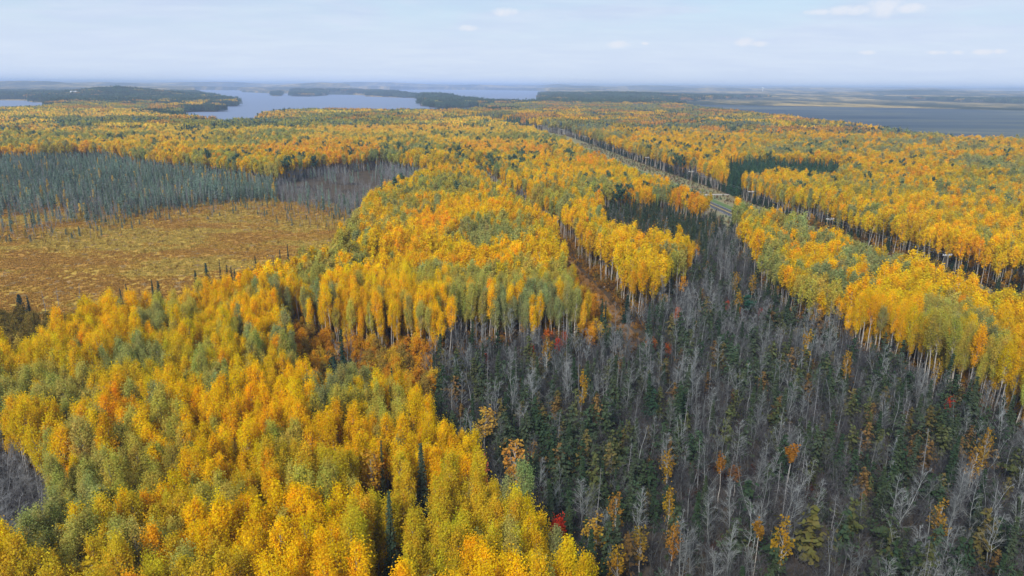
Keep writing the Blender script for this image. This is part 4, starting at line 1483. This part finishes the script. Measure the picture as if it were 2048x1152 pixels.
# ------------------------------------------------------------------ individuals: the largest-showing trees of each kind
K = np.concatenate([t_[0] for t_ in TREES]); X = np.concatenate([t_[1] for t_ in TREES]); Y = np.concatenate([t_[2] for t_ in TREES])
SX = np.concatenate([t_[3] for t_ in TREES]); SZ = np.concatenate([t_[4] for t_ in TREES]); RO = np.concatenate([t_[5] for t_ in TREES])
TI = np.concatenate([t_[6] for t_ in TREES]); ST = np.concatenate([t_[7] for t_ in TREES])

NAMES = {"yellow": "yellow_aspen_tree", "green": "green_aspen_tree", "orange": "orange_aspen_tree", "bare": "bare_tree", "cedar": "cedar_tree", "spruce": "spruce_tree",
         "birch": "birch_tree", "dead_spruce": "dead_spruce_tree", "bog_spruce": "swamp_spruce_tree", "tamarack": "tamarack_tree", "pine": "pine_tree", "maple": "scrub_maple_tree"}
MASS = {"yellow": "yellow_aspen_forest", "green": "green_aspen_forest", "orange": "orange_aspen_forest", "bare": "bare_woods", "cedar": "cedar_woods", "spruce": "spruce_woods", "birch": "birch_woods",
        "dead_spruce": "dead_timber", "bog_spruce": "swamp_forest", "tamarack": "tamarack_woods", "pine": "pine_woods", "maple": "olive_thicket"}
MASS_LABEL = {"yellow": "countless golden yellow aspens filling the stands behind", "green": "still green aspens massed through the yellow stands", "orange": "orange aspens massed through the yellow stands",
              "bare": "grey leafless trees massed through the lowland wood", "cedar": "olive and dark cedars massed in the lowland wood", "spruce": "dark spruces massed in plantation and thickets",
              "birch": "thin orange birches massed in the grey wood", "dead_spruce": "dead grey timber massed beside the bog meadow", "bog_spruce": "blue-green spruce swamp beyond the bog meadow",
              "tamarack": "gold tamaracks dotted through the spruce swamp", "pine": "dark round pines dotted through the far woods", "maple": "olive scrub at the near edge of the bog"}
LIMIT = {"yellow": 300, "green": 260, "orange": 60, "bare": 300, "cedar": 240, "spruce": 90, "birch": 90, "dead_spruce": 60, "bog_spruce": 200, "tamarack": 40, "pine": 60, "maple": 120}
CAT = {"yellow": "aspen tree", "green": "aspen tree", "orange": "aspen tree", "bare": "bare tree", "cedar": "cedar tree", "spruce": "spruce tree", "birch": "birch tree", "dead_spruce": "dead tree",
       "bog_spruce": "spruce tree", "tamarack": "tamarack tree", "pine": "pine tree", "maple": "maple tree"}
WHERE = {"front": "in the foreground stand", "middle": "in the stand between bog and trail", "trailside": "in the trailside stand", "right": "in the stand right of the grey wood",
         "beyond": "beyond the power line", "far": "in the far woods before the lake", "wood": "in the dark lowland wood", "gap": "in a small gap among the yellow aspens", "left_gap": "in the dark gap at the left edge",
         "regrowth": "in low regrowth below the middle stand or trail", "bog_edge": "in the scrub at the bog's near edge", "swamp": "in the swamp beyond the bog meadow", "plantation": "in the dark plantation beyond the road", "corridor": "under the wood's edge along the power line"}
GROUP = {"front": "foreground stand", "middle": "middle stand", "trailside": "trailside stand", "right": "right stand", "beyond": "wood beyond the power line", "far": "far woods", "wood": "lowland wood", "gap": "aspen gaps",
         "left_gap": "left gap", "regrowth": "low regrowth", "bog_edge": "bog edge scrub", "swamp": "spruce swamp", "plantation": "plantation", "corridor": "corridor edge"}


def words_for(kd, tint, sxy, sz):
    size = "tall" if sz > 1.04 else ("small" if sz < 0.86 else "")
    r_, g_, b_ = tint
    if kd == "yellow":
        q = g_ / r_
        c = "amber" if q < 0.56 else ("golden yellow" if q < 0.64 else ("lemon yellow" if q < 0.70 else "olive yellow"))
        return f"{size} {c} aspen".strip()
    if kd == "green":
        return f"{size} {'yellow-green' if r_ > 0.46 else ('pale green' if r_ > 0.38 else 'grey-green')} aspen".strip()
    if kd == "orange":
        return f"{size} orange aspen".strip()
    if kd == "cedar":
        return f"{size} {'dark green' if g_ > r_ * 1.2 else ('rusty' if r_ > g_ * 1.4 else 'olive')} cedar".strip()
    return {"bare": f"{size} grey leafless tree", "spruce": f"{size} dark green spruce", "birch": f"{size} half-bare {'yellow' if r_ > 0.5 else 'orange'} birch", "dead_spruce": f"{size} dead grey spruce snag", "bog_spruce": f"{size} slim blue-green spruce",
            "tamarack": f"{size} golden tamarack", "pine": f"{size} round dark pine", "maple": f"{size} {'orange' if r_ > 0.5 else 'olive'} bushy maple"}[kd].strip()


def place_words(px, py, stand):
    row = "bottom edge" if py > 1040 else ("lower rows" if py > 880 else ("middle rows" if py > 620 else "back rows"))
    colm = ["far left", "left", "centre-left", "centre", "centre-right", "right", "far right"][int(min(6, max(0, px / 2048 * 7)))]
    return f"{row}, {colm}"


def plant(lib, vi, name, x, y, sxy, sz, rot, tint, label, cat, group=None):
    mt, mc, mj, tn, cn = LIB[lib][vi % len(LIB[lib])]
    e = bpy.data.objects.new(name, None)
    e.empty_display_size = 0.5
    e.location = (x, y, 0.0)
    e.rotation_euler = (0, 0, rot)
    e.scale = (sxy, sxy, sz)
    COL.objects.link(e)
    tag(e, label, cat, group)
    for nm, me in ((tn, mt), (cn, mc)):
        o_ = bpy.data.objects.new(nm, me)
        o_["tint"] = [float(c) for c in tint]
        o_.parent = e
        COL.objects.link(o_)
    return e


PXC, PYC = proj(X, Y, 11.0)
PXT, PYT = proj(X, Y, 15.0)
KD = np.array([k_.split("|")[0] for k_ in K], object)
LB = np.array([k_.split("|")[1] for k_ in K], object)
in_frame = (PXC > 10) & (PXC < 2038) & (PYC > 0) & (PYC < 1140)
DIST = np.hypot(X, Y)
single = np.zeros(len(X), bool)
for kd, lim in LIMIT.items():
    c = np.where((KD == kd) & in_frame & ((SZ > 0.7) | (KD != "yellow")))[0]
    c = c[np.argsort(DIST[c])][:lim]
    single[c] = True
for i in np.where(single)[0]:
    kd, lib = KD[i], LB[i]
    if lib == "aspen_far":
        lib = "aspen"
    plant(lib, int(rng.integers(0, 99)), NAMES[kd], X[i], Y[i], SX[i], SZ[i], RO[i], TI[i], f"{words_for(kd, TI[i], SX[i], SZ[i])} {WHERE[ST[i]]}, {place_words(PXC[i], PYC[i], ST[i])}", CAT[kd], f"{CAT[kd]}s of the {GROUP[ST[i]]}")
for s, (x, y) in zip(SPECIALS, SPEC_AT):
    lib = s[0]
    vi = int(rng.integers(0, 99)) % len(LIB[lib])
    hh = max(v.co.z for v in LIB[lib][vi][1].vertices)
    sz = s[3] / hh
    plant(lib, vi, s[7], x, y, s[4], sz, rng.random() * 6.28, s[5], s[6], s[7].replace("_", " ").replace("red maple", "maple").replace("orange maple", "maple").replace("dead spruce", "dead"))
rest = ~single
for kd in LIMIT:
    for lib in sorted(set(LB[(KD == kd) & rest])):
        m = (KD == kd) & rest & (LB == lib)
        nm = MASS[kd] if lib != "aspen" else MASS[kd]
        scatter(nm, lib, X[m], Y[m], np.zeros(int(m.sum())), SX[m], SZ[m], RO[m], TI[m], MASS_LABEL[kd])
UK = np.concatenate([u_[0] for u_ in UNDER])
UC = [np.concatenate([u_[j_] for u_ in UNDER]) for j_ in range(1, 7)]
for kd, nm, lb in (("brush", "brush_undergrowth", "grey leafless brush carpeting the lowland wood"), ("shrub", "shrub_undergrowth", "low rust and olive shrubs under the trees"), ("tussock", "bog_grass", "rust and gold grass tussocks over the bog meadow")):
    m = UK == kd
    scatter(nm, kd, UC[0][m], UC[1][m], np.zeros(int(m.sum())), UC[2][m], UC[3][m], UC[4][m], UC[5][m], lb)

# ------------------------------------------------------------------ the distance: canopy in patches out to five kilometres
for step, r0, r1, sc_, seed in ((22.0, 990, 2500, 1.0, 31), (40.0, 2480, 5200, 1.9, 32)):
    x, y = grid(step, r0, r1, half=math.radians(40), jit=0.5, seed=seed)
    d = line_dist(x, y, LINE)
    wet = water_mask(x, y)
    for e in (14, -14):
        wet |= water_mask(x + e, y) | water_mask(x, y + e)
    m = ~wet & ~inside(*wob(x, y, 12), MARSH) & ~((d > -60) & (d < 14))
    x, y = x[m], y[m]
    px, py = proj(x, y, height(x, y) + 8)
    cn = fbm(x / 170, y / 240, 71, 3)
    beyond_lake = np.hypot(x, y) > 2350
    pcon = np.where(beyond_lake, 0.66, 0.10) + 0.9 * (cn - 0.5)
    # dark wooded shores, the near points with pines, the conifer belts beyond the golden woods
    shore = np.zeros(len(x), bool)
    for e in (45, -45):
        shore |= water_mask(x + e, y) | water_mask(x, y + e)
    left_dark = (px < 420) & (py < 216)
    pcon = np.where(left_dark, np.maximum(pcon, 0.78), pcon)
    pcon = np.where(shore, np.maximum(pcon, 0.60), pcon)
    penin = (px > 725) & (px < 965) & (py < 214)
    pcon = np.where(penin, 0.97, pcon)
    belt = in_spots(px, py, [(330, 231, 60, 8), (420, 228, 40, 6), (570, 213, 30, 8), (690, 216, 90, 6), (1190, 192, 120, 9), (860, 222, 200, 5), (740, 219, 240, 7), (1000, 208, 60, 6)])
    pcon = np.where(belt, 0.85, pcon)
    con = rng.random(len(x)) < pcon
    n = int(con.sum())
    s = 0.95 + 0.25 * rng.random(n)
    scatter("distant_conifer_forest", "patch_conifer", x[con], y[con], height(x[con], y[con]), sc_ * s, (1.0 + 0.3 * (sc_ > 1)) * s * 1.1, rng.integers(0, 4, n) * 1.5708, DKGREEN[(rng.random(n) * 3).astype(int)] * (1.0 + 0.6 * rng.random((n, 1))), "dark conifer forest on shores, islands and far flats")
    a, b = x[~con], y[~con]
    n = len(a)
    h1, h2 = cells(a, b, 75.0 * sc_, 81)
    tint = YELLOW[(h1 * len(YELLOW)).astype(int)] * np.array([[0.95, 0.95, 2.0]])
    g = (h2 < 0.22) | (rng.random(n) < 0.10) | (fbm(a / 260, b / 260, 87, 3) > 0.57)
    tint[g] = GREEN[(rng.random(int(g.sum())) * 4).astype(int)] * 0.8
    o_ = (h2 > 0.72)
    tint[o_] = np.array([0.62, 0.34, 0.05])
    right = line_dist(a, b, LINE) > 0
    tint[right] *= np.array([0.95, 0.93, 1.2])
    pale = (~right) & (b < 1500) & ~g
    tint[pale] = 0.6 * tint[pale] + 0.4 * np.array([0.86, 0.66, 0.12])  # the same sunlit paleness of the far left, put into the patch tint
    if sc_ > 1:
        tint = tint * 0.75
    s = 0.95 + 0.2 * rng.random(n)
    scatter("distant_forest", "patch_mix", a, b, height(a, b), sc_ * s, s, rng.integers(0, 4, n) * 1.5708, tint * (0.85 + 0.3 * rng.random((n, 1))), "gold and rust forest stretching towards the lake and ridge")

# ------------------------------------------------------------------ things: poles, car, tower, houses, boulder
def utility_pole(x, y, ang, h, label):
    e = link(bpy.data.objects.new("utility_pole", None))
    e.location = (x, y, 0)
    e.rotation_euler = (0, 0, ang)
    tag(e, label, "utility pole", "poles of the power line along the road")
    MB().tube((0, 0, -0.3), (0, 0, h), 0.17, 0.12, 10).build("pole", M["pole_wood"], e)
    ca = MB().box(-2.0, 2.0, -0.09, 0.09, h - 0.95, h - 0.72).build("crossarm", M["weathered_wood"], e)
    for s_ in (-1, 1):
        MB().tube((s_ * 0.9, 0.0, h - 0.95), (0, 0.0, h - 1.7), 0.035, 0.035, 6).build("brace", M["weathered_wood"], e)
        for d_ in (1.8, 0.9):
            MB().lathe([(0.04, h - 0.72), (0.13, h - 0.62), (0.07, h - 0.55), (0.13, h - 0.48), (0.05, h - 0.38)], 8, (s_ * d_, 0)).build("insulator", M["insulator"], ca)
    return e


pn = ["nearest pole of the power line, pale crossarm against grey trunks", "second pole of the power line, left of the nearest one", "third pole, beside the gravel side road", "fourth pole, standing clear on the grassy roadside",
      "fifth pole, where the clearing opens to brown brush", "sixth pole, halfway along the far road", "seventh pole, on the narrowing far clearing", "eighth pole, next to last before the bend", "last pole, at the far road bend"]
for i, (x, y) in enumerate(POLES):
    a_, b_ = POLES[max(0, i - 1)], POLES[min(len(POLES) - 1, i + 1)]
    utility_pole(x, y, math.atan2(b_[1] - a_[1], b_[0] - a_[0]) - math.pi / 2, 10.3, pn[i])
x, y = G(1035, 238)
e = utility_pole(x + 6, y, 0.3, 19.0, "tall thin mast rising above the trees at the road bend")
e["group"] = "masts"

# the wires, each span sagging between poles
for w_, off in enumerate((-1.8, 1.8)):
    mb = MB()
    prev = None
    pts = []
    for (x0, y0), (x1, y1) in zip(POLES[:-1], POLES[1:]):
        dx, dy = x1 - x0, y1 - y0
        L = math.hypot(dx, dy)
        nx_, ny_ = dy / L, -dx / L
        for i in range(10):
            t_ = i / 10
            pts.append((x0 + dx * t_ + nx_ * off, y0 + dy * t_ + ny_ * off, 9.95 - 4 * 1.1 * t_ * (1 - t_)))
    for p, q in zip(pts[:-1], pts[1:]):
        mb.tube(p, q, 0.012, 0.012, 4)
    o = mb.build("power_wire", M["insulator"])
    tag(o, ("near side" if w_ == 0 else "far side") + " wire strung along the line of utility poles", "wire", "wires of the power line")

# parked car by the junction
cx, cy_ = G(1404, 388.5)
car = link(bpy.data.objects.new("parked_car", None))
car.location = (cx, cy_ + 3, 0.12)
car.rotation_euler = (0, 0, 0.12)
tag(car, "silver car parked where the gravel side road meets the grey road", "car")
body = [(-2.2, 0.35), (-2.25, 0.75), (-2.1, 0.95), (-1.2, 1.0), (1.0, 1.0), (2.05, 0.86), (2.2, 0.6), (2.15, 0.35)]


def extrude(prof, hw, taper=0.0):
    n_ = len(prof)
    vs = [(a_, -hw + taper * (z_ > 1.2), z_) for a_, z_ in prof] + [(a_, hw - taper * (z_ > 1.2), z_) for a_, z_ in prof]
    fs = [tuple(range(n_)), tuple(range(2 * n_ - 1, n_ - 1, -1))] + [(i, n_ + i, n_ + (i + 1) % n_, (i + 1) % n_) for i in range(n_)]
    return vs, fs


bo = MB().poly(*extrude(body, 0.88)).build("body", M["car_paint"], car)
MB().poly(*extrude([(-1.75, 1.0), (-1.25, 1.42), (0.35, 1.46), (1.05, 1.0)], 0.80, 0.10)).build("window", M["car_glass"], car)
MB().poly(*extrude([(-1.3, 1.43), (-1.2, 1.50), (0.25, 1.53), (0.42, 1.47)], 0.72)).build("roof", M["car_paint"], car)
for xw in (-1.35, 1.35):
    for s_ in (-1, 1):
        wv = MB().tube((xw, s_ * 0.72, 0.33), (xw, s_ * 0.92, 0.33), 0.33, 0.33, 14).build("wheel", M["rubber"], car)
        MB().tube((xw, s_ * 0.90, 0.33), (xw, s_ * 0.935, 0.33), 0.2, 0.2, 10).build("rim", M["rim"], wv)
for s_ in (-1, 1):
    MB().box(2.08, 2.19, s_ * 0.65 - 0.17, s_ * 0.65 + 0.17, 0.62, 0.78).build("headlight", M["lamp_lens"], car)
    MB().box(-2.26, -2.16, s_ * 0.68 - 0.13, s_ * 0.68 + 0.13, 0.70, 0.92).build("taillight", M["red_lens"], car)

# boulder on the trail
bx_, by_ = G(1212, 577)
rg = np.random.default_rng(4)
import bmesh
bm = bmesh.new()
bmesh.ops.create_icosphere(bm, subdivisions=3, radius=1.0)
for v in bm.verts:
    n_ = 1 + 0.35 * (float(vnoise(v.co.x * 1.7 + 9, v.co.y * 1.7 + v.co.z * 2.3, 4)) - 0.5)
    v.co = Vector((v.co.x * 0.95, v.co.y * 0.7, max(v.co.z, -0.35) * 0.75)) * n_
me = bpy.data.meshes.new("boulder"); bm.to_mesh(me); bm.free()
me.materials.append(M["rock"])
o = link(bpy.data.objects.new("boulder", me))
o.location = (bx_, by_, 0.3)
tag(o, "pale grey boulder lying at the right side of the trail", "boulder")

# water tower on the skyline
td = ray(1525, 183)[:2]
td = td / np.linalg.norm(td) * 8000.0
tx, ty = float(td[0]), float(td[1])
tz = float(height(tx, ty)) + 2
tw = link(bpy.data.objects.new("water_tower", None))
tw.location = (tx, ty, tz)
tw.scale = (1.0, 1.0, (66.0 - tz) / 60.5)
tag(tw, "small white water tower on the far right skyline", "water tower")
MB().lathe([(6, 0), (3.0, 5), (2.6, 36), (4, 40)], 16).build("stem", M["tower_white"], tw)
MB().lathe([(3.6, 39), (9, 43), (11.5, 49), (10, 55), (5, 59), (0.4, 60.5)], 20).build("tank", M["tower_white"], tw, True)


def house(px, py, w, d, h, label, zoff=0.0):
    x_, y_ = G(px, py)
    e_ = link(bpy.data.objects.new("shore_house", None))
    e_.location = (x_, y_, float(height(x_, y_)) + zoff)
    tag(e_, label, "house")
    MB().box(-w / 2, w / 2, -d / 2, d / 2, 0, h).build("wall", M["white_wall"], e_)
    MB().poly([(-w / 2 - 0.6, -d / 2 - 0.6, h), (w / 2 + 0.6, -d / 2 - 0.6, h), (w / 2 + 0.6, d / 2 + 0.6, h), (-w / 2 - 0.6, d / 2 + 0.6, h), (-w / 2, 0, h + d * 0.4), (w / 2, 0, h + d * 0.4)],
              [(3, 2, 1, 0), (0, 1, 5, 4), (2, 3, 4, 5), (1, 2, 5), (3, 0, 4)]).build("roof", M["roof_grey"], e_)
    for k_ in range(3):
        xx = -w / 2 + w * (k_ + 0.5) / 3
        MB().box(xx - w * 0.06, xx + w * 0.06, -d / 2 - 0.05, -d / 2 + 0.05, h * 0.35, h * 0.75).build("window", M["dark_pane"], e_)


house(150, 199, 26, 12, 9, "long white building among the dark woods by the left lake", 7.0)
house(848, 210.5, 16, 8, 5, "white boathouse on the wooded point in the lake", 0.3)
house(438, 215, 14, 9, 6, "pale cabin on the left lake shore point", 0.3)

# ------------------------------------------------------------------ haze
hm = bpy.data.materials.new("haze_air")
hm.use_nodes = True
ht = hm.node_tree
ht.nodes.clear()
pv = nd(ht, "ShaderNodeVolumePrincipled")
pv.inputs["Color"].default_value = (0.55, 0.70, 1.0, 1)
pv.inputs["Density"].default_value = 0.00012
pv.inputs["Anisotropy"].default_value = 0.0
ho = nd(ht, "ShaderNodeOutputMaterial")
ht.links.new(pv.outputs[0], ho.inputs["Volume"])
HAZE_TOP = 4 + max(76.0, max(v.co.z for v in hills.data.vertices), tz + 62)
hz = MB().box(-62000, 62000, -2000, 62000, -9, HAZE_TOP).build("haze", hm)
tag(hz, kind="stuff", label="pale blue air haze over woods and lake")
